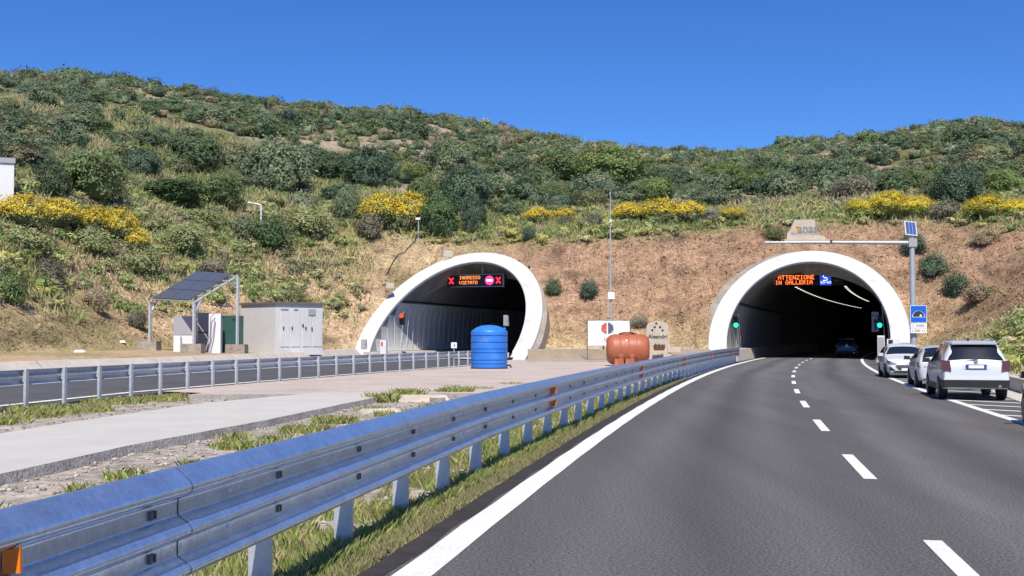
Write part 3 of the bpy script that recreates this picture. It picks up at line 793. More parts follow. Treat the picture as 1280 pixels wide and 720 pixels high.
MB().box((0, 0, 0.6), (0.05, 0.05, 1.2)).build('post', 'steel_pole', t); MB().box((0, -0.04, 1.25), (0.34, 0.02, 0.34)).build('plate', 'sign_white', t)
MB().box((0.03, -0.055, 1.25), (0.09, 0.012, 0.12)).build('symbol', 'ink_grey', t)
p = at(1094, 405, 95.0); t = thing('lane_sign', 'pale vertical sign panel beside the right green traffic light', 'sign', p, facing(TUN['R']))
MB().box((0, 0.05, 0), (0.55, 0.08, 1.3)).build('panel', 'grey_metal', t)
MB().add([(-0.05, 0, -0.5), (0.1, 0, -0.5), (0.1, 0, 0.15), (0.2, 0, 0.15), (0.02, 0, 0.5), (-0.16, 0, 0.15), (-0.05, 0, 0.15)], [(0, 1, 2, 3, 4, 5, 6)]).build('arrow', 'ink', t)
MB().box((0, 0.05, 0.85), (0.55, 0.08, 0.3)).build('upper_plate', 'grey_metal', t)
p = at(1101.5, 447, 84.5); boxed('emergency_column', 'tall narrow white emergency cabinet at the right tunnel\'s right foot', 'cabinet', (p.x, p.y, 0.0), (0.5, 0.5, 1.9), facing(TUN['R']), 'white_metal', door_extra)
p = at(1117, 432, 82); t = boxed('equipment_box', 'white and black box at the right foot of the right collar', 'electrical box', (p.x, p.y, 0.3), (0.9, 0.4, 1.35), facing(TUN['R']), 'white_metal',
    lambda t, s: MB().box((-0.2, -s[1] / 2 - 0.01, s[2] * 0.75), (0.3, 0.02, 0.55)).build('black_panel', 'black_plastic', t))
p = at(1135, 430, 78); t = thing('shrine_cabinet', 'small grey cabinet with arched roof behind the white hatchback', 'cabinet', (p.x, p.y, 0.3), facing(TUN['R']))
MB().box((0, 0, 0.55), (1.0, 0.6, 1.1)).build('body', 'grey_metal', t)
for sx in (-0.5, 0.5): MB().box((sx, -0.33, 0.55), (0.09, 0.06, 1.12)).build('post', 'white_metal', t)
MB().grid([[(0.62 * math.cos(a), -0.4, 1.05 + 0.22 * math.sin(a)), (0.62 * math.cos(a), 0.4, 1.05 + 0.22 * math.sin(a))] for a in [math.pi * k / 10 for k in range(11)]]).build('roof', 'white_metal', t)
# small blocks on top of the collars
for px_, py_, Y_, s_, lab in ((559, 317, 100.2, (0.85, 0.5, 0.6), 'small concrete block sitting on top of the left tunnel collar'),
                              (487, 357, 96.8, (0.7, 0.5, 0.5), 'broken concrete lump on the left shoulder of the left collar')):
    p = at(px_, py_, Y_); o = MB().box((0, 0, 0), s_, 0.3, 0.9).build('concrete_block', 'stone', None, loc=p); tag(o, lab, 'block')

# ------------------------------------------------------------------ guardrails
def arc_path(fn, y0, y1, step=0.05):
    pts = []; Y = y0
    while Y <= y1: pts.append(fn(Y)); Y += step
    P = np.array([(p[0], p[1]) for p in pts]); s = np.concatenate([[0], np.cumsum(np.hypot(*np.diff(P, axis=0).T))])
    return P, s
def frame_at(P, s, d):
    x = np.interp(d, s, P[:, 0]); y = np.interp(d, s, P[:, 1])
    x2 = np.interp(d + 0.1, s, P[:, 0]); y2 = np.interp(d + 0.1, s, P[:, 1]); x1 = np.interp(d - 0.1, s, P[:, 0]); y1 = np.interp(d - 0.1, s, P[:, 1])
    t = Vector((x2 - x1, y2 - y1, 0)).normalized(); return Vector((x, y, 0)), t, Vector((t.y, -t.x, 0))    # n: to the right
def beam(P, s, d0, d1, prof, base, step, shift=0.0):
    n = max(2, int((d1 - d0) / step)); rows = []
    for i in range(n + 1):
        o, t, nn = frame_at(P, s, d0 + (d1 - d0) * i / n); rows.append([o - base + nn * (q[0] + shift) + Vector((0, 0, q[1])) for q in prof])
    return MB().grid(rows)
def smooth_profile(pts, k=3):
    out = []
    n = len(pts)
    for i in range(n - 1):
        p0, p1, p2, p3 = pts[max(i - 1, 0)], pts[i], pts[i + 1], pts[min(i + 2, n - 1)]
        for j in range(k):
            t = j / k
            out.append(tuple(0.5 * (2 * p1[a] + (p2[a] - p0[a]) * t + (2 * p0[a] - 5 * p1[a] + 4 * p2[a] - p3[a]) * t * t + (3 * p1[a] - p0[a] - 3 * p2[a] + p3[a]) * t ** 3) for a in (0, 1)))
    out.append(pts[-1]); return out
PROF3 = smooth_profile([(-0.055, 1.012), (-0.035, 1.03), (0.0, 1.015), (0.062, 0.965), (0.085, 0.925), (0.075, 0.893), (0.012, 0.862), (0.0, 0.845), (0.0, 0.775), (0.012, 0.758),
                        (0.062, 0.722), (0.085, 0.69), (0.075, 0.662), (0.012, 0.632), (0.0, 0.615), (0.0, 0.55), (0.012, 0.533), (0.062, 0.50), (0.083, 0.472), (0.07, 0.44), (0.02, 0.42), (0.0, 0.418)])
P, S_ = arc_path(lambda Y: road_pt(Y, off_rail(Y)), -8, 83.5)
base = Vector((P[0][0], P[0][1], 0))
rail = thing('guardrail', 'near galvanised three-wave guardrail with orange reflectors along the road\'s left edge', 'guardrail', base)
Ltot = S_[-1]; d = 0.4; k = 0
while d < Ltot - 1:
    d1 = min(d + 4.62, Ltot); beam(P, S_, d, d1, PROF3, base, 0.45, shift=0.004 * (k % 2)).build('rail_beam', 'galv', rail, smooth=True); d = d1 - 0.12; k += 1
post_me = (MB().box((-0.13, 0.0, 0.43), (0.15, 0.012, 1.0)).box((-0.20, 0.03, 0.43), (0.011, 0.06, 1.0)).box((-0.06, 0.03, 0.43), (0.011, 0.06, 1.0))
           .box((-0.03, 0.0, 0.70), (0.055, 0.10, 0.42))).mesh('post', 'galv_dull')
bolt_me = MB().box((0.006, 0, 0), (0.014, 0.034, 0.046)).mesh('bolt', 'bolt')
slot_me = MB().box((0.007, 0.045, 0), (0.012, 0.016, 0.044)).mesh('bolt', 'bolt')
plate_me = MB().hexa([(0.002, -0.004, -0.045), (0.085, -0.004, -0.035), (0.085, 0.012, -0.035), (0.002, 0.06, -0.045)], [(0.002, -0.004, 0.05), (0.082, -0.004, 0.075), (0.082, 0.012, 0.075), (0.002, 0.06, 0.05)]).mesh('reflector', 'orange_plate')
UP = lambda z: Vector((0, 0, z))
first = float(np.interp(9.75, P[:, 1], S_)); d = first - 1.84 * 9
while d < Ltot - 0.5:
    if d > 0:
        o, tt, nn = frame_at(P, S_, d); rz = math.atan2(-tt.x, tt.y)
        link('post', post_me, rail, o - base, rz)
        for zz in (0.81, 0.582): link('bolt', bolt_me, rail, o - base + UP(zz), rz); link('bolt', slot_me, rail, o - base + UP(zz), rz)
    d += 1.84
d5 = float(np.interp(20.35, P[:, 1], S_)) - 15.35
for k in range(6):
    o, tt, nn = frame_at(P, S_, d5 + 15.35 * k - (0.42 if k == 0 else 0)); [link('reflector', plate_me, rail, o - base + UP(zz), math.atan2(-tt.x, tt.y)) for zz in (0.81, 0.585)]
stud = MB().box((0.006, 0, 0), (0.012, 0.022, 0.022)).mesh('reflector_stud', 'sign_white')
for k in range(8):
    o, tt, nn = frame_at(P, S_, d5 + 1.9 + 6.9 * k); [link('reflector_stud', stud, rail, o - base + UP(zz), math.atan2(-tt.x, tt.y)) for zz in (0.815, 0.595)]
# far guardrail seen from behind
PROF2 = smooth_profile([(0.02, 0.95), (0.0, 0.96), (-0.04, 0.935), (-0.08, 0.89), (-0.08, 0.86), (-0.02, 0.805), (0.0, 0.79), (0.0, 0.755), (-0.02, 0.735), (-0.08, 0.69), (-0.08, 0.65), (-0.04, 0.60), (0.0, 0.58), (0.02, 0.575)])
def railL_pt(Y): return (interp(RAIL_L, Y), Y)
_yy = np.linspace(4, 86, 42); _xx = np.array([interp(RAIL_L, y) for y in _yy]); _fit = np.polyfit(_yy, _xx, 7)
_rl = lambda Y: (float(np.polyval(_fit, Y)), Y)
P2, S2 = arc_path(_rl, 6, 85)
base2 = Vector((P2[0][0], P2[0][1], 0))
rail2 = thing('guardrail', 'galvanised two-wave guardrail seen from behind along the left carriageway', 'guardrail', base2)
d = 0.2; k = 0
while d < S2[-1] - 1:
    d1 = min(d + 4.62, S2[-1]); beam(P2, S2, d, d1, PROF2, base2, 0.6, shift=-0.075 - 0.004 * (k % 2)).build('rail_beam', 'galv_dull', rail2, smooth=True); d = d1 - 0.12; k += 1
post2_me = MB().box((0, -0.0, 0.44), (0.012, 0.13, 1.06)).box((-0.03, 0.06, 0.44), (0.06, 0.012, 1.06)).box((-0.03, -0.06, 0.44), (0.06, 0.012, 1.06)).mesh('post', 'galv_dull')
spacer_me = MB().box((-0.065, 0, 0.775), (0.05, 0.15, 0.24)).mesh('spacer', 'galv_dull')
d = float(np.interp(28.76, P2[:, 1], S2)) - 1.86 * 10
while d < S2[-1]:
    if d > 0:
        o, tt, nn = frame_at(P2, S2, d); rz = math.atan2(-tt.x, tt.y); link('post', post2_me, rail2, o - base2, rz); link('spacer', spacer_me, rail2, o - base2, rz)
    d += 1.86

# ------------------------------------------------------------------ tanks
p = gnd(611.5, 460.5, 0.07); r = 1.0
t = thing('blue_water_tank', 'blue ribbed plastic water tank standing in front of the left tunnel', 'tank', (p.x, p.y, 0.066))
prof = [(0.97, 0.0), (1.0, 0.05)]
for z in (0.26, 0.46, 0.86, 1.06, 1.42, 1.78): prof += [(1.0, z - 0.035), (0.965, z - 0.02), (0.965, z + 0.02), (1.0, z + 0.035)]
prof += [(1.0, 1.98), (0.985, 2.03), (0.9, 2.10), (0.7, 2.24), (0.45, 2.33), (0.2, 2.365), (0.03, 2.37)]
MB().lathe(prof, seg=56).build('shell', 'blue_plastic', t, smooth=True)
MB().lathe([(0.26, 2.30), (0.26, 2.42), (0.22, 2.45), (0.03, 2.46)], (0.05, -0.35, -0.12), 24).build('lid', 'blue_plastic', t, smooth=True)
MB().lathe([(0.09, 2.0), (0.09, 2.22), (0.03, 2.23)], (0.82, -0.2, 0), 12).build('valve_cap', 'blue_plastic', t, smooth=True)
MB().box((0.35, -0.80, 2.10), (0.26, 0.02, 0.10)).build('label_mark', 'blue_groove', t)
MB().tube([(0.93, -0.3, 0.18), (1.16, -0.42, 0.18), (1.2, -0.44, 0.05)], 0.045, 8).build('outlet_pipe', 'black_plastic', t, smooth=True)
MB().lathe([(1.03, 0.0), (1.03, 0.035), (0.98, 0.04)], (0, 0, 0), 40).build('base_rim', 'black_rubber', t, smooth=True)
# horizontal orange tank
p = gnd(785, 458, 0.07); Yt = 69.0; p = at(785, 455, Yt); sc = Yt / FPX
t = thing('orange_tank', 'orange-brown horizontal plastic tank with black strap behind the near guardrail', 'tank', (p.x, p.y, 0.066), -0.10)
L2, R2 = 54 * sc / 2, 0.92
prof = [(0.02, -L2), (0.45, -L2 + 0.01), (0.70, -L2 + 0.06), (0.83, -L2 + 0.20), (0.91, -L2 + 0.42)]
for z in (-0.55, -0.05, 0.45): prof += [(0.92, z - 0.1), (0.905, z - 0.06), (0.905, z + 0.06), (0.92, z + 0.1)]
prof += [(0.92, L2 - 0.62), (0.90, L2 - 0.55), (0.86, L2 - 0.25), (0.72, L2 - 0.08), (0.45, L2 - 0.01), (0.02, L2)]
MB().lathe(prof, (0, 0, 0.98), 40, 'x').build('shell', 'orange_plastic', t, smooth=True)
for sx in (-0.52, 0.12): 
    f_ = MB().hexa([(sx - 0.3, -0.80, 0), (sx + 0.3, -0.80, 0), (sx + 0.3, 0.8, 0), (sx - 0.3, 0.8, 0)], [(sx - 0.24, -0.72, 0.5), (sx + 0.24, -0.72, 0.5), (sx + 0.24, 0.72, 0.5), (sx - 0.24, 0.72, 0.5)]).build('foot', 'orange_plastic', t)
    MB().lathe([(0.15, -0.05), (0.14, -0.03), (0.10, 0.06)], (sx + 0.12, -0.83, 0.66), 16, 'y').build('boss', 'orange_plastic', t, smooth=True)
    MB().box((sx + 0.12, -0.80, 0.30), (0.26, 0.10, 0.44)).build('moulded_recess', 'orange_plastic', t)
MB().lathe([(0.33, 1.82), (0.33, 1.94), (0.28, 1.98), (0.04, 1.99)], (-0.1, -0.05, 0), 28).build('lid', 'orange_plastic', t, smooth=True)
MB().tube([(-0.62, -0.1, 1.74), (-0.5, -0.12, 1.90), (-0.25, -0.18, 1.98), (0.1, -0.2, 1.98), (0.34, -0.14, 1.93), (0.44, -0.1, 1.86)], 0.05, 8).build('strap', 'black_rubber', t, smooth=True)
MB().lathe([(0.07, -0.02), (0.06, -0.05), (0.01, -0.06)], (-0.08, -0.76, 1.50), 12, 'y').build('cap', 'sign_white', t)

# ------------------------------------------------------------------ mast, banner, stone, anas stone, gantry
p = at(763.5, 436, 85.2)
t = thing('mast', 'thin tall grey mast with a junction box behind the banner', 'mast', (p.x, p.y, 0.1))
MB().tube([(0, 0, 0), (0, 0, 4), (0, 0, 8), (0, 0, 12.3)], [0.10, 0.085, 0.06, 0.025], 8).build('pole', 'steel_pole', t, smooth=True)
MB().box((0.03, -0.12, 4.75), (0.5, 0.2, 0.52)).build('junction_box', 'white_metal', t)
MB().box((0.0, -0.06, 10.3), (0.14, 0.14, 0.2)).build('bracket', 'white_metal', t)
MB().lathe([(0.03, 12.2), (0.07, 12.3), (0.02, 12.5)], (0, 0, 0), 8).build('finial', 'steel_pole', t)
Yb = 83.8; p = at(761, 434, Yb); sc = Yb / FPX
t = thing('banner', 'white tarpaulin banner with a red and grey globe on a frame by the mast', 'banner', (p.x, p.y, 0.1), -0.05)
bw, bz0, bz1 = 26 * sc, 1.75 - 0.1 + (422 - 432) * sc, 1.75 - 0.1 + (422 - 401) * sc
rows = []
for i in range(13):
    xx = -bw + 2 * bw * i / 12; rows.append([(xx, -0.05 + 0.03 * math.sin(i * 1.3 + j) + 0.02 * math.sin(j * 2.0 - i), bz0 + (bz1 - bz0) * j / 8) for j in range(9)])
sheet = MB().grid(rows).build('sheet', 'banner_white', t, smooth=True)
for sx in (-bw - 0.05, -bw * 0.05, bw + 0.05): MB().box((sx, 0.05, (bz1 + 0.1) / 2), (0.06, 0.06, bz1 + 0.1)).build('post', 'bolt', t)
MB().tube([(-bw - 0.4, 0.3, 0.3), (-bw - 0.05, 0.05, 0.05)], 0.03, 6).build('stay', 'bolt', t)
for zz in (bz0, bz1): MB().box((0, 0.02, zz), (2 * bw + 0.16, 0.04, 0.04)).build('rail', 'bolt', t)
gx_, gz_ = -0.10, (bz0 + bz1) / 2 + 0.38
for sgn, mm in ((-1, 'banner_red'), (1, 'banner_grey')):
    for k, (za, zb, wa, wb) in enumerate(((0.17, 0.40, 0.46, 0.10), (-0.11, 0.12, 0.46, 0.46), (-0.38, -0.16, 0.12, 0.46))):
        MB().prism([(gx_ + sgn * 0.05, -0.115, gz_ + za), (gx_ + sgn * wa, -0.115, gz_ + za), (gx_ + sgn * (wb if k != 1 else 0.40), -0.115, gz_ + zb), (gx_ + sgn * 0.05, -0.115, gz_ + zb)], (0, 0.008, 0)).build('globe_stripe', mm, sheet)
for k in range(3): MB().box((-0.30 + 0.12 * k, -0.115, gz_ - 0.72 - 0.05 * k), (0.09, 0.008, 0.22)).build('faded_mark', 'banner_pink', sheet)
# stone with five dots
Ys = 86.0; p = at(822, 434, Ys); sc = Ys / FPX
t = thing('memorial_stone', 'round-topped stone slab carved with five dots and the word Aleandri', 'stone', (p.x, p.y, 0.72), -0.06)
hw, hh = 14 * sc, 38 * sc
pts = [(-hw * 1.02, 0, 0), (hw * 1.02, 0, 0), (hw, 0, hh * 0.72)]
for k in range(1, 12):
    a = math.pi * k / 12; pts.append((hw * 0.98 * math.cos(a), 0, hh * 0.80 + hh * 0.20 * math.sin(a)))
pts.append((-hw, 0, hh * 0.72))
MB().prism([Vector(q) for q in pts], (0, 0.28, 0)).build('slab', 'stone', t)
for dx, dz in ((0, 0.92), (-0.14, 0.80), (0.33, 0.80), (-0.36, 0.70), (0.55, 0.69)):
    MB().lathe([(0.085, -0.012), (0.08, -0.02), (0.01, -0.022)], ((dx - 0.1) * hw, -0.0, dz * hh), 12, 'y').build('dot', 'ink', t)
text_mesh('lettering', 'Aleandri', 0.42, 'ink', t, Matrix.Translation((0.02, -0.012, hh * 0.485)) @ FACE, bold=0.008)
MB().box((0, 0.14, -0.35), (2.4 * hw, 0.5, 0.7)).build('foot_block', 'stone', t)
MB().box((hw * 1.45, 0.1, 0.14), (hw * 1.1, 0.55, 0.42)).build('side_block', 'stone', t)
p2 = at(824, 434, Ys - 0.8)
t = thing('planter', 'small brown planter of dead plants at the foot of the carved stone', 'planter', (p2.x, p2.y, 0.80))
MB().hexa([(-0.36, -0.15, 0), (0.36, -0.15, 0), (0.36, 0.15, 0), (-0.36, 0.15, 0)], [(-0.42, -0.2, 0.34), (0.42, -0.2, 0.34), (0.42, 0.2, 0.34), (-0.42, 0.2, 0.34)]).build('trough', 'planter', t)
b = MB()
for k in range(60):
    x0, y0 = random.uniform(-0.4, 0.4), random.uniform(-0.15, 0.15); h_ = random.uniform(0.08, 0.22); dx, dy = random.uniform(-0.1, 0.1), random.uniform(-0.1, 0.1)
    b.add([(x0 - 0.03, y0, 0.33), (x0 + 0.03, y0, 0.33), (x0 + dx, y0 + dy, 0.33 + h_)], [(0, 1, 2)])
b.build('dry_plants', 'planter', t)
# stone sign above the right tunnel
q = ground_hit(1008, 299); Ya = q.y - 0.4; sc = Ya / FPX; p = at(1007, 300, Ya)
t = thing('stone_sign', 'stepped stone sign lettered anas above the right tunnel', 'sign', p, -0.05)
pts = [(-24, 0), (26, 0), (24, 8.5), (19.5, 10), (15, 16), (12.5, 22), (12, 30), (-13, 30), (-19, 17), (-23, 12)]
MB().prism([(a * sc, 0, b_ * sc - 0.3) for a, b_ in pts], (0, 0.5, 0)).build('slab', 'stone', t)
MB().box((0.05, 0.1, -0.2), (56 * sc, 0.9, 0.45)).build('base', 'stone', t)
text_mesh('lettering', 'anas', 1.02, 'ink_grey', t, Matrix.Translation((2.6 * sc, -0.012, 18.5 * sc - 0.3)) @ FACE, bold=0.02)
text_mesh('small_lettering', 'GRUPPO FS ITALIANE', 0.27, 'ink_grey', t, Matrix.Translation((0.4 * sc, -0.012, 12.4 * sc - 0.3)) @ FACE)['kind'] = 'stuff'
em = MB()
for k in range(3):
    a0 = 0.3 + k * 0.5
    em.prism([(-10.6 * sc + 0.16 * k - 0.25, -0.012, 15.5 * sc - 0.3 + 0.10 * k), (-10.6 * sc + 0.16 * k, -0.012, 15.2 * sc - 0.3 + 0.1 * k), (-9.4 * sc + 0.05 * k, -0.012, 23 * sc - 0.3 - 0.1 * k), (-10.4 * sc + 0.02 * k - 0.1, -0.012, 22 * sc - 0.3)], (0, 0.01, 0))
em.build('emblem', 'anas_yellow', t)
# gantry arm with solar panel and tunnel sign
Yg = 70.0; p = at(1142, 440, Yg); sc = Yg / FPX
t = thing('sign_gantry', 'grey steel pole with a long arm reaching over the right carriageway', 'pole', (p.x, p.y, 0.1))
MB().tube([(0, 0, 0), (0, 0, 3), (0, 0, 5.5), (0, 0, 7.85)], [0.20, 0.19, 0.17, 0.15], 14).build('pole', 'steel_pole', t, smooth=True)
MB().tube([(0, 0, 7.42), (-3, 0.1, 7.44), (-6, 0.2, 7.46), (-8.9, 0.3, 7.46)], [0.13, 0.11, 0.09, 0.07], 10).build('arm', 'steel_pole', t, smooth=True)
MB().box((0, 0, 7.42), (0.5, 0.42, 0.5)).build('arm_joint', 'grey_metal', t)
MB().box((-4.9, 0.1, 7.52), (0.14, 0.14, 0.12)).build('sensor', 'black_plastic', t)
MB().tube([(-0.02, 0.05, 7.8), (-0.02, 0.05, 8.25)], 0.05, 8).build('panel_mount', 'steel_pole', t)
Rt = Matrix.Translation((-0.05, 0.05, 8.30)) @ Matrix.Rotation(0.12, 4, 'Y') @ Matrix.Rotation(-0.55, 4, 'X')
def tilted(name, m, boxes, par):
    b = MB()
    for c_, s_ in boxes: b.box(c_, s_)
    b.v = [tuple(Rt @ Vector(v)) for v in b.v]; return b.build(name, m, par)
sp = tilted('solar_panel', 'alu', [((0, 0, 0), (0.72, 0.04, 1.05))], t)
for ix in range(3):
    tilted('cell', 'solar_blue', [((-0.21 + 0.21 * ix, -0.026, 0), (0.195, 0.012, 0.94))], sp)
p = at(1148, 392.5, Yg - 0.35)
t = thing('tunnel_sign', 'square blue tunnel sign with two white plates on the gantry pole', 'sign', p, 0.05)
MB().box((0, 0, 0), (1.02, 0.03, 1.05)).build('border', 'sign_white', t)
MB().box((0, -0.018, 0), (0.96, 0.012, 0.99)).build('blue_field', 'sign_blue', t)
def arch(r0, z0, m, y):
    n = 16; return MB().add([(r0 * math.cos(math.pi * k / n), y, z0 + r0 * math.sin(math.pi * k / n)) for k in range(n + 1)], [tuple(range(n + 1))[::-1]]).build('tunnel_symbol', m, t)
arch(0.40, -0.20, 'sign_white', -0.028); arch(0.36, -0.17, 'ink', -0.032)
MB().lathe([(0.075, -0.002), (0.07, -0.004), (0.01, -0.005)], (0.13, -0.034, -0.10), 12, 'y').build('tunnel_symbol', 'sign_white', t)
for k, zz in enumerate((-0.70, -1.01)):
    pl = MB().box((0, 0, zz), (1.0, 0.03, 0.29)).build('text_plate', 'sign_white', t)
    xs = ([-0.33, -0.12, -0.04, 0.03, 0.10, 0.17, 0.24, 0.31] if k == 0 else [-0.38, -0.22, -0.15, -0.08, -0.01, 0.06, 0.22, 0.36])
    for j, xx in enumerate(xs): MB().box((xx, -0.018, zz + 0.01 * ((j * 7) % 3 - 1)), (0.04, 0.008, 0.10 + 0.02 * ((j * 5) % 3))).build('worn_letter', 'ink_grey', pl)

# ------------------------------------------------------------------ solar shelter, cabinets, cabin, lamp, house
Yv = 67.0; sc = Yv / FPX
def V3(x, y, Y): q = at(x, y, Y); return q
org = Vector((at(240, 437, 65).x, 65.0, 0)); org.z = hz(org.x, org.y)
t = thing('solar_shelter', 'steel shelter with a sloping roof of dark solar panels on concrete footings', 'shelter', org)
FL, FR_, BL, BR = V3(186, 377, 67.5), V3(241, 380, 64.5), V3(246, 341, 70.5), V3(298, 345, 67.5)
FL, FR_, BL, BR = [q - org for q in (FL, FR_, BL, BR)]
def quadpt(a, b_): return FL * (1 - a) * (1 - b_) + FR_ * a * (1 - b_) + BL * (1 - a) * b_ + BR * a * b_
upn = (FR_ - FL).cross(BL - FL).normalized(); upn = upn if upn.z > 0 else -upn
for i in range(2):
    for j in range(3):
        a0, a1 = 0.05 + i * 0.42 + 0.005, 0.05 + (i + 1) * 0.42 - 0.005; b0, b1 = 0.04 + j * 0.315 + 0.006, 0.04 + (j + 1) * 0.315 - 0.006
        c4 = [quadpt(a0, b0), quadpt(a1, b0), quadpt(a1, b1), quadpt(a0, b1)]
        pn = MB().hexa([q + upn * 0.12 for q in c4], [q + upn * 0.17 for q in c4]).build('solar_panel', 'solar', t)
for a in (0.03, 0.98): MB().tube([quadpt(a, 0.0), quadpt(a, 1.0)], 0.065, 6).build('rafter', 'galv_dull', t)
for k in range(6): MB().tube([quadpt(0.0, 0.05 + 0.18 * k) + upn * 0.07, quadpt(1.0, 0.05 + 0.18 * k) + upn * 0.07], 0.045, 6).build('purlin', 'galv_dull', t)
for q, brace in ((quadpt(0.0, 0.02), 1), (quadpt(1.0, 0.02), 1), (quadpt(1.0, 0.98), -1), (quadpt(0.0, 0.98), -1)):
    wq = q + org; g0 = hz(wq.x, wq.y) - org.z
    MB().box((q.x, q.y, (q.z + g0) / 2), (0.10, 0.12, q.z - g0)).box((q.x + 0.10, q.y, (q.z + g0) / 2), (0.03, 0.12, q.z - g0)).build('post', 'galv_dull', t)
    MB().box((q.x, q.y, g0 + 0.22), (1.15, 1.0, 0.6), 0.0, 0.97).build('footing', 'grey_concrete', t)
    e = quadpt(0.03 if q.x < (FL.x + FR_.x) / 2 else 0.98, 0.2 if brace > 0 else 0.78)
    MB().tube([Vector((q.x, q.y, q.z - 0.75)), e], 0.05, 6).build('knee_brace', 'galv_dull', t)
def cab(x0, x1, ytop, ybot, Y, depth, m, name, label, cat, rz=0.1, extra=None):
    a, b_ = at(x0, ybot, Y), at(x1, ybot, Y); g = min(hz(a.x, Y), hz(b_.x, Y)); top = at(x0, ytop, Y).z
    w = (b_ - a).x; c_ = (a + b_) / 2; t = thing(name, label, cat, (c_.x, Y + depth / 2, g), rz)
    MB().box((0, 0, (top - g) / 2), (w, depth, top - g)).build('body', m, t)
    if extra: extra(t, w, depth, top - g)
    return t
cab(216, 240, 395, 437, 66.3, 0.9, 'white_metal', 'electrical_cabinet', 'white cabinet with a grey upper half under the solar shelter', 'cabinet', 0.1,
    lambda t, w, d, h_: (MB().box((0, -d / 2 - 0.012, h_ * 0.74), (w * 1.01, 0.03, h_ * 0.52)).build('upper_panel', 'grey_metal', t), MB().box((-w * 0.1, -d / 2 - 0.25, h_ * 0.28), (0.05, 0.05, h_ * 0.56)).build('post', 'steel_pole', t)))
cab(246, 262, 391, 433, 68.0, 0.8, 'grey_metal', 'electrical_cabinet', 'dark grey cabinet in the middle of the solar shelter', 'cabinet', 0.1,
    lambda t, w, d, h_: MB().box((0, -d / 2 - 0.01, h_ * 0.5), (w * 0.96, 0.02, 0.06)).build('seam', 'black_plastic', t))
cab(260, 274.5, 392, 438, 66.0, 0.7, 'white_metal', 'electrical_cabinet', 'narrow white cabinet with handrail beside the green one', 'cabinet', 0.1,
    lambda t, w, d, h_: (MB().tube([(-w * 0.75, -d / 2 - 0.2, 0), (-w * 0.35, -d / 2 - 0.2, h_ * 0.45), (-w * 0.3, -d / 2 - 0.2, h_ * 0.9), (0, -d / 2 - 0.2, h_ * 1.0)], 0.035, 6).build('handrail', 'grey_metal', t),
                         MB().tube([(-w * 0.45, -d / 2 - 0.2, 0), (-w * 0.1, -d / 2 - 0.2, h_ * 0.45), (0.05 * w, -d / 2 - 0.2, h_ * 0.9)], 0.03, 6).build('handrail', 'grey_metal', t)))
cab(274.5, 300, 394.5, 434, 67.5, 1.0, 'green_metal', 'electrical_cabinet', 'dark green cabinet between shelter and white cabin', 'cabinet', 0.1,
    lambda t, w, d, h_: (MB().box((-w * 0.2, -d / 2 - 0.012, h_ * 0.5), (w * 0.5, 0.025, h_ * 0.9)).build('door', 'green_metal', t), MB().box((w * 0.2, -d / 2 - 0.01, h_ * 0.9), (w * 0.4, 0.02, 0.1)).build('vent', 'black_plastic', t)))
# prefabricated white cabin: two faces seen, corner at x = 343
cA, cB, cC = at(301, 432, 71.5), at(344, 433.5, 69.0), at(403, 432, 71.2)
g = 1.10
t = thing('equipment_cabin', 'low white prefabricated cabin with a dark flat roof beside the shelter', 'cabin', (cB.x, cB.y, g))
a2, c2 = Vector((cA.x - cB.x, cA.y - cB.y, 0)), Vector((cC.x - cB.x, cC.y - cB.y, 0)); d2 = a2 + c2
top = at(344, 380, 69.0).z - g
MB().hexa([a2 + Vector((0, 0, -0.4)), Vector((0, 0, -0.4)), c2 + Vector((0, 0, -0.4)), d2 + Vector((0, 0, -0.4))], [q + Vector((0, 0, top)) for q in (a2, Vector((0, 0, 0)), c2, d2)]).build('wall', 'cabin_white', t)
o_ = [(a2 - c2 * 0.03) + (a2 * 0.03), -(a2 + c2) * 0.03, c2 * 1.03 - a2 * 0.03, d2 * 1.03]
MB().hexa([q + Vector((0, 0, top)) for q in o_], [q + Vector((0, 0, top + 0.13)) for q in o_]).build('roof', 'cabin_roof', t)
ang = math.atan2(c2.y, c2.x); u = c2.normalized(); nout = Vector((u.y, -u.x, 0))
def on_face(name, f, z, w, h_, m, par=None, dep=0.03): q = c2 * f + nout * (dep / 2 + 0.002); return MB().box((q.x, q.y, z), (w, dep, h_), ang).build(name, m, par or t)
for f in (0.20, 0.42, 0.66, 0.88): on_face('door', f, top * 0.46, c2.length * 0.19, top * 0.84, 'cabin_white')
on_face('vent', 0.76, top * 0.83, 0.52, 0.36, 'grey_metal', dep=0.07); on_face('vent', 0.18, top * 0.89, 0.5, 0.07, 'grey_metal', dep=0.07); on_face('vent', 0.42, top * 0.89, 0.28, 0.07, 'grey_metal', dep=0.07)
for f, z in ((0.16, 0.46), (0.34, 0.46), (0.57, 0.52), (0.63, 0.46), (0.76, 0.45)): on_face('handle', f, top * z, 0.06, 0.18, 'black_plastic', dep=0.08)
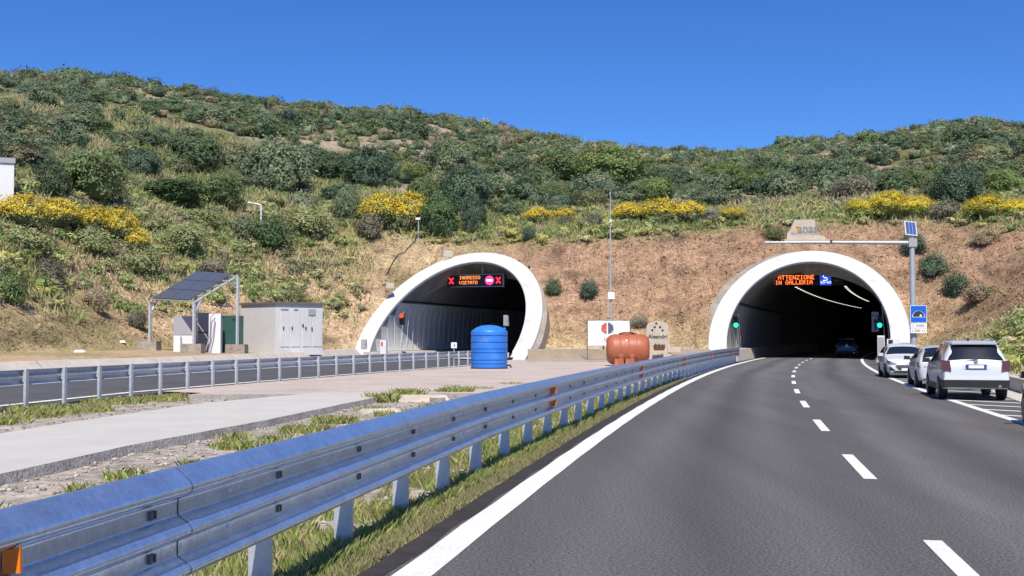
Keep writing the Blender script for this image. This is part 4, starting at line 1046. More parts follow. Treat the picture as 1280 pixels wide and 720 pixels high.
# small lamp post on the bank
q = ground_hit(326, 296)
t = thing('street_lamp', 'short white lamp post with angled arm on the green bank', 'street lamp', q)
htop = (296 - 256) / FPX * q.y
MB().tube([(0, 0, -0.3), (0, 0, htop)], [0.09, 0.07], 8).build('pole', 'white_metal', t, smooth=True)
MB().tube([(0, 0, htop), (-16 / FPX * q.y, 0, htop + 0.25)], [0.07, 0.06], 8).build('arm', 'white_metal', t, smooth=True)
MB().box((-13 / FPX * q.y, 0, htop + 0.2), (0.5, 0.2, 0.09)).build('lamp_head', 'white_metal', t)
q = ground_hit(523, 300)
t = thing('camera_post', 'thin post with a small white camera beside the dark bush over the left tunnel', 'camera', q)
htop = 26 / FPX * q.y
MB().tube([(0, 0, -0.3), (0, 0, htop)], [0.07, 0.05], 8).build('pole', 'steel_pole', t, smooth=True)
MB().box((-0.05, 0, htop), (0.42, 0.25, 0.2)).build('camera_head', 'white_metal', t)
path = []
for k in range(9):
    g_ = ground_hit(521 - 42 * k / 8 + 3 * math.sin(k), 298 + 50 * k / 8); path.append(g_ + Vector((0, 0, 0.12)))
tag(MB().tube(path, 0.035, 6).build('cable', 'cable_black'), 'black cable running down the bank to the left collar', 'cable')
# white house at the left edge
q = Vector((at(17, 245, 76.5).x, 76.5, 0)); q.z = hz(q.x, q.y) - 1.2
t = thing('house', 'flat-roofed white building cut off by the left edge of the picture', 'building', q, 0.40)
topz = at(18, 204, 76.5).z - q.z
MB().box((-4, 1.25, topz / 2), (8, 2.5, topz)).build('wall', 'white_metal', t)
MB().box((-3.98, 1.25, topz + 0.16), (8.1, 2.7, 0.34)).build('parapet', 'grey_metal', t)
w_ = MB().box((-4.5, -0.01, topz * 0.55), (1.2, 0.06, 1.2)).build('window', 'glass', t); MB().box((-4.5, -0.05, topz * 0.55 - 0.66), (1.4, 0.12, 0.08)).build('sill', 'stone', w_)

# ------------------------------------------------------------------ cars (local +y is the car's nose)
class CarShape:
    def __init__(self, st): self.y = [s[0] for s in st]; self.st = np.array(st, float)
    def row(self, y):
        zb, belt, top, w, wr = [float(np.interp(y, self.y, self.st[:, k])) for k in range(1, 6)]
        belt = min(belt, top - 0.004); k = min(1.0, max(0.0, (top - belt) / 0.35)); wr = w * 0.955 * (1 - k) + wr * k
        return [(w * 0.93, zb), (w * 0.985, zb + (belt - zb) * 0.16), (w, zb + (belt - zb) * 0.5), (w * 0.99, belt - (belt - zb) * 0.1), (w * 0.965, belt),
                ((w * 0.965 + wr) / 2 + 0.025 * k, (belt + top) / 2), (wr, top - 0.05 * k - 0.012), (wr * 0.9, top - 0.012 * k - 0.006), (wr * 0.5, top + 0.014), (0.0, top + 0.02)]
    def pt(self, y, r, side):
        R = self.row(y); i = int(min(max(math.floor(r), 0), 8)); f = r - i
        return Vector((side * (R[i][0] * (1 - f) + R[i + 1][0] * f), y, R[i][1] * (1 - f) + R[i + 1][1] * f))
    def body(self):
        ys = sorted(set([round(v, 3) for a, b_ in zip(self.y[:-1], self.y[1:]) for v in np.linspace(a, b_, max(2, int((b_ - a) / 0.14) + 1))]))
        rows = []
        for y in ys:
            R = self.row(y); rows.append([Vector((q[0], y, q[1])) for q in R] + [Vector((-q[0], y, q[1])) for q in R[-2::-1]])
        m = MB().grid(rows); n = len(rows[0])
        m.add(rows[0], [tuple(range(n))[::-1]]); m.add(rows[-1], [tuple(range(n))])
        m.add([p for r_ in rows for p in (r_[0], r_[-1])], [(2 * i, 2 * i + 1, 2 * i + 3, 2 * i + 2) for i in range(len(rows) - 1)])
        return m
    def patch(self, corners, side, n=6, m=4, off=0.008):
        """corners: (y,r) x4 in order; bilinear patch lifted off the skin"""
        rows = []
        cen = Vector((0, 0, 0.8))
        for i in range(n + 1):
            row = []
            for j in range(m + 1):
                a, b_ = i / n, j / m
                y = corners[0][0] * (1 - a) * (1 - b_) + corners[1][0] * a * (1 - b_) + corners[2][0] * a * b_ + corners[3][0] * (1 - a) * b_
                r = corners[0][1] * (1 - a) * (1 - b_) + corners[1][1] * a * (1 - b_) + corners[2][1] * a * b_ + corners[3][1] * (1 - a) * b_
                sd = side
                if r > 9: r = 18 - r; sd = -side
                p = self.pt(y, r, sd); dy = (self.pt(y + 0.03, r, sd) - self.pt(y - 0.03, r, sd)); dr = self.pt(y, min(r + 0.1, 9), sd) - self.pt(y, max(r - 0.1, 0), sd)
                nn = dy.cross(dr); nn = nn.normalized() if nn.length > 1e-9 else Vector((0, 0, 1))
                if nn.dot(Vector((p.x, p.y * 0.25, p.z - 0.75))) < 0: nn = -nn
                row.append(p + nn * off)
            rows.append(row)
        return MB().grid(rows)
def wheel_set(t, xs, ys, r, w):
    for y in ys:
        for s in (-1, 1):
            wh = thing('wheel', None, None); wh.parent = t; wh.location = (s * xs, y, r)
            MB().lathe([(r * 0.62, -w / 2 - 0.005), (r * 0.93, -w / 2), (r, -w / 2 + 0.03), (r, w / 2 - 0.03), (r * 0.93, w / 2), (r * 0.62, w / 2 + 0.005)], (0, 0, 0), 28, 'x').build('tyre', 'black_rubber', wh, smooth=True)
            q = MB().lathe([(r * 0.60, -0.012), (r * 0.56, 0.0), (r * 0.2, 0.012), (0.02, 0.014)], (s * (w / 2), 0, 0), 20, 'x')
            for k in range(5):
                a = 2 * math.pi * k / 5; q.box((s * (w / 2 + 0.012), math.cos(a) * r * 0.3, math.sin(a) * r * 0.3), (0.02, 0.05 + 0.2 * abs(math.cos(a)), 0.05 + 0.2 * abs(math.sin(a))))
            q.build('rim', 'rim', wh)
            # dark wheel arch
            n = 14; a_ = MB(); rr = r + 0.06; xo = s * (xs + w / 2 - 0.035)
            a_.grid([[(xo, y + rr * math.cos(math.pi * k / n), r + rr * math.sin(math.pi * k / n)), (xo, y + 0.3 * r * math.cos(math.pi * k / n), r * 0.6)] for k in range(n + 1)])
            a_.build('wheel_arch', 'black_plastic', t)
def common(t, cs, paint, glassrng, ws, rw, doors=True):
    cs.body().build('body', paint, t, smooth=True)
    for sd in (-1, 1):
        for c4 in glassrng: cs.patch(c4, sd, 5, 4).build('side_window', 'glass', t, smooth=True)
    cs.patch([(ws[0], 6.35), (ws[1], 6.35), (ws[1], 11.65), (ws[0], 11.65)], 1, 6, 12).build('windscreen', 'glass', t, smooth=True)
    cs.patch([(rw[0], 6.35), (rw[1], 6.5), (rw[1], 11.5), (rw[0], 11.65)], 1, 6, 12).build('rear_window', 'glass', t, smooth=True)
def mirrors(t, y, z, w, m):
    for s in (-1, 1):
        MB().hexa([(s * w, y - 0.05, z), (s * (w + 0.22), y - 0.07, z + 0.01), (s * (w + 0.22), y + 0.05, z + 0.01), (s * w, y + 0.05, z)],
                  [(s * w, y - 0.05, z + 0.13), (s * (w + 0.2), y - 0.07, z + 0.15), (s * (w + 0.2), y + 0.05, z + 0.13), (s * w, y + 0.05, z + 0.12)]).build('mirror', m, t)
# --- white SUV, tail towards us
SUV = [(-2.25, 0.40, 0.66, 0.70, 0.76, 0.6), (-2.235, 0.36, 0.80, 0.84, 0.82, 0.6), (-2.20, 0.33, 0.95, 1.02, 0.855, 0.6), (-2.15, 0.32, 1.0, 1.10, 0.865, 0.66), (-1.90, 0.31, 1.02, 1.50, 0.885, 0.64), (-1.80, 0.3, 1.02, 1.59, 0.89, 0.625),
       (-1.5, 0.28, 1.01, 1.635, 0.895, 0.62), (-0.7, 0.26, 0.99, 1.665, 0.9, 0.63), (0.0, 0.26, 0.97, 1.645, 0.9, 0.63), (0.35, 0.26, 0.96, 1.59, 0.9, 0.62), (1.05, 0.26, 0.99, 1.10, 0.895, 0.72), (1.25, 0.27, 0.97, 1.04, 0.89, 0.8), (1.9, 0.3, 0.9, 0.95, 0.85, 0.8), (2.15, 0.32, 0.8, 0.84, 0.78, 0.7), (2.25, 0.36, 0.6, 0.64, 0.66, 0.6)]
def make_suv(label, loc, rz, paint):
    t = thing('suv', label, 'car', loc, rz); cs = CarShape(SUV)
    common(t, cs, paint, [[(-1.86, 4.35), (-0.95, 4.25), (-0.95, 5.9), (-1.62, 5.9)], [(-0.88, 4.25), (0.0, 4.25), (0.0, 5.9), (-0.88, 5.9)], [(0.06, 4.25), (0.98, 4.25), (0.45, 5.85), (0.06, 5.9)]], (0.98, 0.42), (-2.135, -1.845))
    wheel_set(t, 0.79, (-1.32, 1.32), 0.345, 0.225)
    MB().hexa([(-0.84, -2.27, 0.36), (0.84, -2.27, 0.36), (0.89, -1.72, 0.36), (-0.89, -1.72, 0.36)], [(-0.86, -2.30, 0.575), (0.86, -2.30, 0.575), (0.915, -1.72, 0.575), (-0.915, -1.72, 0.575)]).build('rear_bumper', 'black_plastic', t)
    MB().hexa([(-0.85, -2.275, 0.575), (0.85, -2.275, 0.575), (0.89, -1.9, 0.575), (-0.89, -1.9, 0.575)], [(-0.80, -2.235, 0.78), (0.80, -2.235, 0.78), (0.86, -1.95, 0.78), (-0.86, -1.95, 0.78)]).build('bumper_top', paint, t)
    for s in (-1, 1):
        MB().hexa([(s * 0.66, -2.285, 0.83), (s * 0.895, -2.235, 0.83), (s * 0.925, -1.84, 0.88), (s * 0.62, -2.1, 0.83)], [(s * 0.69, -2.225, 1.10), (s * 0.89, -2.17, 1.12), (s * 0.91, -1.86, 1.10), (s * 0.64, -2.1, 1.10)]).build('tail_light', 'tail_red', t)
        MB().tube([(s * 0.60, -1.6, 1.66), (s * 0.605, -0.6, 1.71), (s * 0.60, 0.15, 1.66)], 0.022, 6).build('roof_rail', 'chrome', t)
        MB().box((s * 0.895, -0.1, 0.36), (0.05, 2.1, 0.14)).build('sill_trim', 'black_plastic', t)
        for y in (-0.55, 0.35): MB().box((s * 0.905, y, 0.92), (0.03, 0.16, 0.035)).build('door_handle', 'chrome', t)
    MB().hexa([(-0.32, -2.245, 0.87), (0.32, -2.245, 0.87), (0.32, -2.1, 0.87), (-0.32, -2.1, 0.87)], [(-0.36, -2.20, 1.02), (0.36, -2.20, 1.02), (0.36, -2.1, 1.02), (-0.36, -2.1, 1.02)]).build('plate_recess', 'car_silver', t)
    pl = MB().box((0, -2.25, 0.94), (0.54, 0.02, 0.125)).build('number_plate', 'plate_blue', t)
    MB().box((0.0, -2.262, 0.94), (0.40, 0.01, 0.085)).build('plate_field', 'sign_white', pl)
    MB().lathe([(0.07, 0), (0.06, -0.02), (0.01, -0.025)], (0, -2.19, 1.075), 14, 'y').build('badge', 'chrome', t)
    MB().tube([(-0.28, -2.21, 1.10), (0.05, -2.17, 1.14)], 0.014, 5).build('wiper', 'black_plastic', t)
    MB().box((-0.1, -1.5, 1.69), (0.05, 0.16, 0.08)).build('antenna', 'black_plastic', t)
    MB().hexa([(-0.60, -1.98, 1.56), (0.60, -1.98, 1.56), (0.62, -1.68, 1.615), (-0.62, -1.68, 1.615)], [(-0.58, -1.99, 1.60), (0.58, -1.99, 1.60), (0.60, -1.68, 1.655), (-0.60, -1.68, 1.655)]).build('spoiler', paint, t)
    MB().lathe([(0.045, 0), (0.045, 0.3)], (0.6, -2.31, 0.40), 10, 'y').build('exhaust', 'chrome', t)
    mirrors(t, 0.75, 1.0, 0.88, 'black_plastic')
    return t
p = road_pt(34.3, 4.15)
make_suv('white SUV parked with its tail to the camera, last of the white cars', (13.42, 34.25, 0.0), -math.radians(13.5), 'car_white')
# --- hatchbacks
HAT = [(-2.15, 0.36, 0.62, 0.66, 0.72, 0.6), (-2.12, 0.32, 0.78, 0.84, 0.80, 0.6), (-2.05, 0.28, 0.92, 1.02, 0.85, 0.62), (-1.7, 0.25, 0.98, 1.30, 0.88, 0.62), (-1.35, 0.24, 0.98, 1.42, 0.895, 0.62), (-0.6, 0.22, 0.96, 1.47, 0.9, 0.62),
       (0.1, 0.22, 0.94, 1.44, 0.9, 0.62), (0.4, 0.22, 0.93, 1.36, 0.9, 0.62), (1.15, 0.22, 0.92, 1.00, 0.89, 0.72), (1.4, 0.23, 0.88, 0.93, 0.88, 0.78), (1.85, 0.24, 0.78, 0.83, 0.83, 0.76), (2.05, 0.24, 0.66, 0.73, 0.77, 0.7), (2.13, 0.26, 0.50, 0.56, 0.70, 0.6), (2.16, 0.28, 0.40, 0.44, 0.62, 0.5)]
def make_hatch(label, loc, rz, paint, detail=True):
    t = thing('hatchback', label, 'car', loc, rz); cs = CarShape(HAT)
    common(t, cs, paint, [[(-1.62, 4.4), (-0.62, 4.25), (-0.62, 5.85), (-1.35, 5.8)], [(-0.55, 4.25), (0.95, 4.3), (0.42, 5.8), (-0.55, 5.85)]], (1.10, 0.45), (-1.98, -1.45))
    wheel_set(t, 0.80, (-1.30, 1.33), 0.325, 0.21)
    mirrors(t, 0.82, 0.94, 0.88, paint if paint != 'car_silver' else 'black_plastic')
    if detail:
        def fy(x, z): return min(float(np.interp(z, [0.28, 0.44, 0.56, 0.73, 0.83], [2.16, 2.16, 2.13, 2.05, 1.85])), float(np.interp(abs(x), [0.58, 0.68, 0.76, 0.83, 0.88], [2.16, 2.13, 2.05, 1.85, 1.4])))
        def fascia(name, pts, m, out=0.03):
            cxx, czz = sum(p[0] for p in pts) / len(pts), sum(p[1] for p in pts) / len(pts)
            fine = [(pts[i][0] + (pts[(i + 1) % len(pts)][0] - pts[i][0]) * j / 4, pts[i][1] + (pts[(i + 1) % len(pts)][1] - pts[i][1]) * j / 4) for i in range(len(pts)) for j in range(4)]
            mid = [((p[0] + cxx) / 2, (p[1] + czz) / 2) for p in fine]; n = len(fine); V_ = [(cxx, fy(cxx, czz) + out, czz)] + [(p[0], fy(*p) + out, p[1]) for p in mid] + [(p[0], fy(*p) + out, p[1]) for p in fine] + [(p[0], fy(*p) - 0.06, p[1]) for p in fine]
            F_ = []
            for i in range(n):
                j = (i + 1) % n; F_ += [(0, 1 + i, 1 + j), (1 + i, 1 + n + i, 1 + n + j, 1 + j), (1 + n + i, 1 + 2 * n + i, 1 + 2 * n + j, 1 + n + j)]
            return MB().add(V_, F_).build(name, m, t)
        for s in (-1, 1):
            fascia('headlight', [(s * 0.40, 0.615), (s * 0.62, 0.60), (s * 0.80, 0.66), (s * 0.835, 0.76), (s * 0.70, 0.735)], 'headlight')
            fascia('air_intake', [(s * 0.50, 0.34), (s * 0.72, 0.33), (s * 0.75, 0.50), (s * 0.66, 0.48)], 'black_plastic')
            MB().hexa([(s * 0.64, -2.15, 0.72), (s * 0.82, -2.10, 0.72), (s * 0.89, -1.9, 0.74), (s * 0.64, -2.0, 0.72)], [(s * 0.64, -2.10, 0.88), (s * 0.83, -2.05, 0.90), (s * 0.90, -1.9, 0.9), (s * 0.64, -2.0, 0.88)]).build('tail_light', 'tail_red', t)
        fascia('grille', [(-0.50, 0.53), (-0.36, 0.39), (0.36, 0.39), (0.50, 0.53), (0.40, 0.585), (-0.40, 0.585)], 'black_plastic')
        fascia('lower_grille', [(-0.46, 0.33), (-0.60, 0.27), (0.60, 0.27), (0.46, 0.33)], 'black_plastic')
        MB().box((0, 2.20, 0.385), (0.50, 0.015, 0.11)).build('number_plate', 'sign_white', t)
        MB().lathe([(0.07, 2.14), (0.06, 2.165), (0.01, 2.17)], (0, 0, 0.55), 12, 'y').build('badge', 'chrome', t)
        MB().hexa([(-0.70, 2.12, 0.215), (0.70, 2.12, 0.215), (0.76, 1.95, 0.215), (-0.76, 1.95, 0.215)], [(-0.72, 2.2, 0.25), (0.72, 2.2, 0.25), (0.78, 1.95, 0.25), (-0.78, 1.95, 0.25)]).build('front_lip', paint, t)
    return t
make_hatch('white hatchback facing the camera, nearest to the right tunnel mouth', (17.45, 51.6, 0.0), math.pi - math.radians(13), 'car_white')
make_hatch('silver-white hatchback half hidden between the SUV and the hatchback facing us', (15.35, 41.6, 0.0), -math.radians(14), 'car_silver')
make_hatch('black car of which only a corner shows at the right edge', (10.98, 21.85, 0.0), -math.radians(11), 'car_black', True)
make_suv('dark vehicle driving away inside the right tunnel', (tun_axis(TUN['R'], 19)[0] + TUN['R']['l'] * 2.55), -math.radians(18), 'car_dark')

# ------------------------------------------------------------------ vegetation
def unit(v): return v / np.maximum(np.linalg.norm(v, axis=-1, keepdims=True), 1e-9)
def leaf_quads(rng, cen, nrm, size, aspect=0.55):
    n = len(cen); t = unit(np.cross(nrm, rng.normal(size=(n, 3)))); b = np.cross(nrm, t)
    size = np.asarray(size).reshape(-1, 1)
    t = t * size; b = b * size * aspect
    V = np.stack([cen - t, cen - b * 0.9 + t * 0.1, cen + t, cen + b * 0.9 + t * 0.1], 1).reshape(-1, 3)
    return V, np.arange(4 * n).reshape(n, 4)
def crown(seed, clumps=60, per=14, leaf=0.10, col=(0.06, 0.08, 0.035), squash=0.62, lumps=6, flower=None, ffrac=0.5, upright=0.0, core=0.74, spread=0.17, open_=0.0, tri=False):
    """leafy crown of radius 1 standing on z = 0"""
    rng = np.random.default_rng(seed); col = np.array(col)
    ld = unit(rng.normal(size=(lumps, 3)) * [1, 1, 0.7] + [0, 0, 0.25]); lr = rng.uniform(0.15, 0.42, lumps)
    def radius(d):
        r = 0.72 + np.zeros(len(d))
        for k in range(lumps): r = np.maximum(r, 0.60 + lr[k] + 0.22 * (d @ ld[k] - 0.72) / 0.28 * (d @ ld[k] > 0.45) - 0.3 * (d @ ld[k] <= 0.45))
        return np.clip(r, 0.62, 1.05)
    d = unit(rng.normal(size=(clumps, 3)) + [0, 0, 0.28]); d[:, 2] = np.where(d[:, 2] < -0.45, -d[:, 2] * 0.5, d[:, 2]); d = unit(d)
    rc = radius(d) * rng.uniform(0.78 - open_, 1.02, clumps)
    cc = d * rc[:, None]
    ccol = col * rng.uniform(0.72, 1.3, (clumps, 1)) * (1 + rng.normal(size=(clumps, 3)) * 0.06)
    cen = np.repeat(cc, per, 0) + rng.normal(size=(clumps * per, 3)) * spread * [1, 1, 0.8]
    dn = np.repeat(d, per, 0); nr = unit(dn * 0.95 + rng.normal(size=cen.shape) * 0.42 + [0, -0.15, 0.3])
    V, F = leaf_quads(rng, cen, nr, leaf * rng.uniform(0.7, 1.4, len(cen)))
    lc = np.repeat(ccol, per, 0) * rng.uniform(0.7, 1.35, (len(cen), 1))
    if flower is not None:
        fm = (rng.random(len(cen)) < ffrac) & (cen[:, 2] > -0.05 + 0.25 * rng.random(len(cen)))
        lc[fm] = np.array(flower) * rng.uniform(0.75, 1.15, (fm.sum(), 1))
    Cl = np.repeat(lc, 4, 0)
    # inner leafy mass so that the crown is not see-through
    nu, nv = (8, 5) if tri else (10, 6)
    U, W = np.meshgrid(np.linspace(0, 2 * np.pi, nu, endpoint=False), np.linspace(-0.42 * np.pi, 0.5 * np.pi, nv)); dd = np.stack([np.cos(W) * np.cos(U), np.cos(W) * np.sin(U), np.sin(W)], -1).reshape(-1, 3)
    cv = dd * (radius(dd) * core * rng.uniform(0.9, 1.08, len(dd)))[:, None]
    ii = np.arange(nu * nv).reshape(nv, nu); cf = np.stack([ii[:-1], np.roll(ii[:-1], -1, 1), np.roll(ii[1:], -1, 1), ii[1:]], -1).reshape(-1, 4)
    if tri: F = F[:, [0, 1, 2]] ; cf = np.concatenate([cf[:, [0, 1, 2]], cf[:, [0, 2, 3]]])
    F = np.concatenate([F, cf + len(V)]); V = np.concatenate([V, cv]); Cl = np.concatenate([Cl, np.tile(col * 0.9, (len(cv), 1)) * rng.uniform(0.8, 1.2, (len(cv), 1))])
    V = V * [1, 1, squash]; V[:, 2] += 0.46 * squash
    V[:, 2] = np.maximum(V[:, 2], -0.03)
    return V, F, np.clip(Cl, 0.004, 1)
def trunk_mesh(seed, h=0.5, r=0.05):
    rng = random.Random(seed); m = MB(); m.tube([(0, 0, -0.12), (0.02, 0.01, h * 0.45), (0.03, -0.02, h)], [r, r * 0.8, r * 0.55], 7)
    for k in range(5):
        a = 2 * math.pi * (k + rng.random() * 0.6) / 5; e = Vector((math.cos(a) * 0.5, math.sin(a) * 0.5, h * (1.0 + 0.5 * rng.random())))
        m.tube([(0.02, 0, h * 0.4), Vector((0.02, 0, h * 0.4)).lerp(e, 0.5) + Vector((0, 0, 0.05)), e], [r * 0.5, r * 0.35, r * 0.12], 5)
    return m.mesh('trunk', 'bark')
TONE = {'dark': (0.134, 0.182, 0.098), 'green': (0.158, 0.205, 0.088), 'bright': (0.206, 0.270, 0.093), 'grey': (0.197, 0.241, 0.140), 'olive': (0.225, 0.241, 0.119),
        'blue': (0.113, 0.163, 0.104), 'dry': (0.324, 0.270, 0.175), 'dryg': (0.249, 0.236, 0.168), 'brown': (0.237, 0.209, 0.128), 'deep': (0.101, 0.155, 0.069), 'pale': (0.316, 0.344, 0.162), 'lime': (0.324, 0.364, 0.099)}
BIG = {}
def big_crown(tone, k, flower=None, loose=False):
    key = (tone, k, flower is not None, loose)
    if key not in BIG:
        if loose: V, F, Cl = crown(300 + k * 7 + sum(map(ord, tone)), 120, 26, 0.06, TONE[tone], 0.66, 7, None, spread=0.17, core=0.62, open_=0.22)
        else: V, F, Cl = crown(100 + k * 7 + sum(map(ord, tone)), 210, 26, 0.047, TONE[tone], 0.72, 9, flower, 0.66, spread=0.105, core=0.74)
        BIG[key] = np_mesh('crown', V, F, 'foliage', Cl)
    return BIG[key]
TRUNK = [trunk_mesh(k) for k in range(3)]
def put_plant(name, label, cat, px, py, wpx, hpx, tone, k, flower=None, trunk=True, sink=0.0, group=None):
    q = ground_hit(px, py)
    if q is None: return None
    m = q.y / FPX; r = wpx * m / 2; hh = hpx * m
    t = thing(name, label, cat, q + Vector((0, r * 0.45, -sink)), random.uniform(0, 6.28), group)
    q2 = hz(t.location.x, t.location.y); t.location.z = q2 - 0.05 * hh - sink
    o = link('crown' if trunk else 'foliage', big_crown(tone, k, flower, not trunk and flower is None), t); o.scale = (r, r, hh / 0.98)
    s = link('trunk' if trunk else 'stem', TRUNK[k % 3], t); s.scale = (r * 0.9, r * 0.9, hh * 0.8)
    return t
TREES = [
    (108, 252, 84, 66, 'green', 'broad light green tree standing furthest left behind the yellow broom'),
    (62, 248, 46, 40, 'dark', 'dark tree close behind the white building at the left edge'),
    (208, 256, 96, 27, 'deep', 'low spreading deep green thicket between the two left-hand trees'),
    (275, 260, 54, 44, 'green', 'round mid green tree left of the large grey-green one'),
    (338, 238, 92, 66, 'grey', 'large grey-green tree above the lamp post'),
    (238, 214, 70, 44, 'dark', 'dark rounded tree up behind the low green thicket'),
    (172, 222, 48, 34, 'blue', 'small bluish tree right of the leftmost big tree'),
    (432, 274, 34, 40, 'grey', 'narrow grey-green bush left of the yellow broom clump'),
    (462, 236, 66, 46, 'blue', 'wide bluish green tree above the middle broom clump'),
    (408, 226, 52, 32, 'dark', 'low dark tree between the grey-green and the bluish tree'),
    (515, 226, 42, 22, 'bright', 'small bright green shrub beside the bluish tree'),
    (557, 220, 58, 42, 'grey', 'rounded tree with pale top left of the skyline dip'),
    (584, 268, 62, 60, 'blue', 'tall dark bluish tree right above the left tunnel'),
    (549, 299, 50, 52, 'deep', 'dense dark green bush at the top of the left tunnel bank'),
    (592, 294, 34, 42, 'blue', 'dark bush crowded against the dense one over the left tunnel'),
    (528, 256, 40, 34, 'green', 'green bush directly behind the middle broom clump'),
    (640, 224, 46, 30, 'dark', 'dark rounded bush left of the bright green pair'),
    (698, 229, 62, 42, 'green', 'left one of the bright green pair of trees on the slope'),
    (764, 238, 94, 52, 'bright', 'larger right one of the bright green pair of trees'),
    (690, 258, 38, 28, 'green', 'small green bush below the bright green pair'),
    (735, 262, 44, 24, 'olive', 'low olive bush above the bare bank near the mast'),
    (822, 256, 48, 30, 'bright', 'green bush just right of the mast top'),
    (868, 250, 34, 22, 'grey', 'small grey bush right of the mast'),
    (905, 232, 50, 26, 'bright', 'bright green shrub left above the anas stone'),
    (960, 240, 60, 26, 'bright', 'long low bright shrub above the anas stone'),
    (1200, 260, 62, 54, 'blue', 'spiky dark bush standing alone at the right bank top'),
    (1010, 228, 46, 30, 'dark', 'dark rounded bush above the right tunnel'),
    (1070, 246, 52, 24, 'dryg', 'greyish dry shrub above the right tunnel'),
    (1150, 240, 46, 26, 'green', 'green bush left of the spiky dark one'),
    (1258, 244, 50, 30, 'bright', 'bright green bush at the right edge of the picture'),
]
for k, (px_, py_, w_, h_, tone, lab) in enumerate(TREES): put_plant('tree', lab, 'tree', px_, py_, w_, h_, tone, k % 3)
SHRUBS = [
    (737, 383, 25, 24, 'blue', 'small dark round bush on the bare bank left of the mast'),
    (692, 375, 22, 24, 'dark', 'small dark bush on the bank just right of the left collar'),
    (661, 302, 19, 17, 'blue', 'tiny dark bush high on the bank right of the left tunnel'),
    (743, 283, 26, 18, 'dryg', 'grey-brown bush at the bank top left of the mast'),
    (706, 284, 22, 14, 'olive', 'low olive tuft bush at the bank top between broom and mast'),
    (890, 280, 30, 21, 'dryg', 'dark dry bush at the bank top below the yellow strip'),
    (969, 302, 26, 17, 'olive', 'olive bush touching the left side of the anas stone'),
    (1146, 322, 36, 28, 'blue', 'dark bush right behind the solar panel of the gantry'),
    (1169, 348, 40, 30, 'blue', 'largest dark round bush on the right bank'),
    (1197, 374, 34, 30, 'blue', 'lowest dark bush on the right bank above the SUV'),
    (1229, 376, 42, 24, 'dry', 'dry brown bush beside the lowest dark one on the right bank'),
    (1234, 307, 34, 20, 'dry', 'dry brown bush high on the right bank'),
    (1184, 277, 42, 22, 'dryg', 'grey dead bush under the spiky dark one'),
    (460, 303, 36, 28, 'dryg', 'round grey bush left of the camera post'),
    (365, 381, 36, 22, 'olive', 'olive bush growing behind the white cabin roof'),
    (335, 318, 54, 44, 'deep', 'fresh green bush below the lamp post'),
    (300, 300, 40, 30, 'grey', 'grey-green bush left of the lamp post'),
    (56, 354, 44, 36, 'dryg', 'grey dead bush in the middle of the left bank'),
    (118, 388, 34, 32, 'dry', 'dry brown bush at the lower edge of the left bank greenery'),
    (170, 412, 28, 24, 'dryg', 'small grey bush left of the solar shelter'),
    (8, 380, 40, 50, 'green', 'green bush at the left picture edge on the bank'),
    (172, 346, 50, 36, 'pale', 'pale green bush on the left bank above the solar shelter'),
    (262, 352, 40, 26, 'dryg', 'greyish bush right behind the shelter roof'),
    (30, 318, 70, 40, 'pale', 'wide pale green shrub below the left broom'),
    (110, 322, 60, 34, 'pale', 'pale shrub in the middle of the left bank'),
    (225, 318, 60, 34, 'pale', 'pale olive shrub above the shelter roof'),
    (250, 284, 60, 30, 'pale', 'straw-green shrub right of the second broom'),
    (385, 300, 60, 34, 'pale', 'straw-coloured shrub right of the lamp post'),
    (672, 434, 16, 14, 'olive', 'tiny tuft bush above the beige wall near the left collar'),
    (800, 412, 22, 16, 'dryg', 'pale bush behind the carved stone'),
]
for k, (px_, py_, w_, h_, tone, lab) in enumerate(SHRUBS): put_plant('shrub', lab, 'bush', px_, py_, w_, h_, tone, k % 3, trunk=False)
YEL = (0.88, 0.66, 0.05)
BROOM = [
    (22, 286, 62, 40, 'first clump of yellow broom at the left picture edge'), (66, 290, 62, 34, 'second clump of yellow broom from the left edge'),
    (108, 296, 56, 36, 'third clump of yellow broom from the left'), (142, 306, 52, 36, 'fourth clump of yellow broom from the left'),
    (168, 318, 36, 28, 'last small broom clump running down the left bank'), (345, 313, 15, 11, 'tiny yellow broom below the lamp post'),
    (478, 288, 60, 38, 'yellow broom over the left tunnel, left half of a double clump'), (514, 290, 54, 42, 'yellow broom over the left tunnel, right half of a double clump'),
    (672, 281, 38, 20, 'small yellow broom near the bright green pair of trees'), (788, 280, 46, 24, 'yellow broom just right of the mast'),
    (825, 280, 52, 28, 'middle yellow broom of the strip right of the mast'), (862, 279, 46, 25, 'rightmost yellow broom of the strip by the mast'),
    (1112, 275, 52, 28, 'yellow-green broom above the gantry, left'), (1146, 273, 46, 24, 'yellow-green broom above the gantry, right'),
    (1238, 273, 52, 24, 'yellow-green broom right of the spiky dark bush'), (1080, 274, 38, 20, 'little pale broom right above the anas stone'), (1272, 271, 32, 20, 'broom cut by the right picture edge'),
    (918, 278, 34, 16, 'low yellow broom between the dry bush and the anas stone'), (705, 276, 30, 14, 'low yellow broom left of the mast')]
for k, (px_, py_, w_, h_, lab) in enumerate(BROOM): put_plant('broom_bush', lab, 'bush', px_, py_, w_, h_, 'lime' if 11 < k < 17 else 'olive', (k % 3) + (5 if 11 < k < 17 else 0), YEL, trunk=False, group='yellow broom bushes')

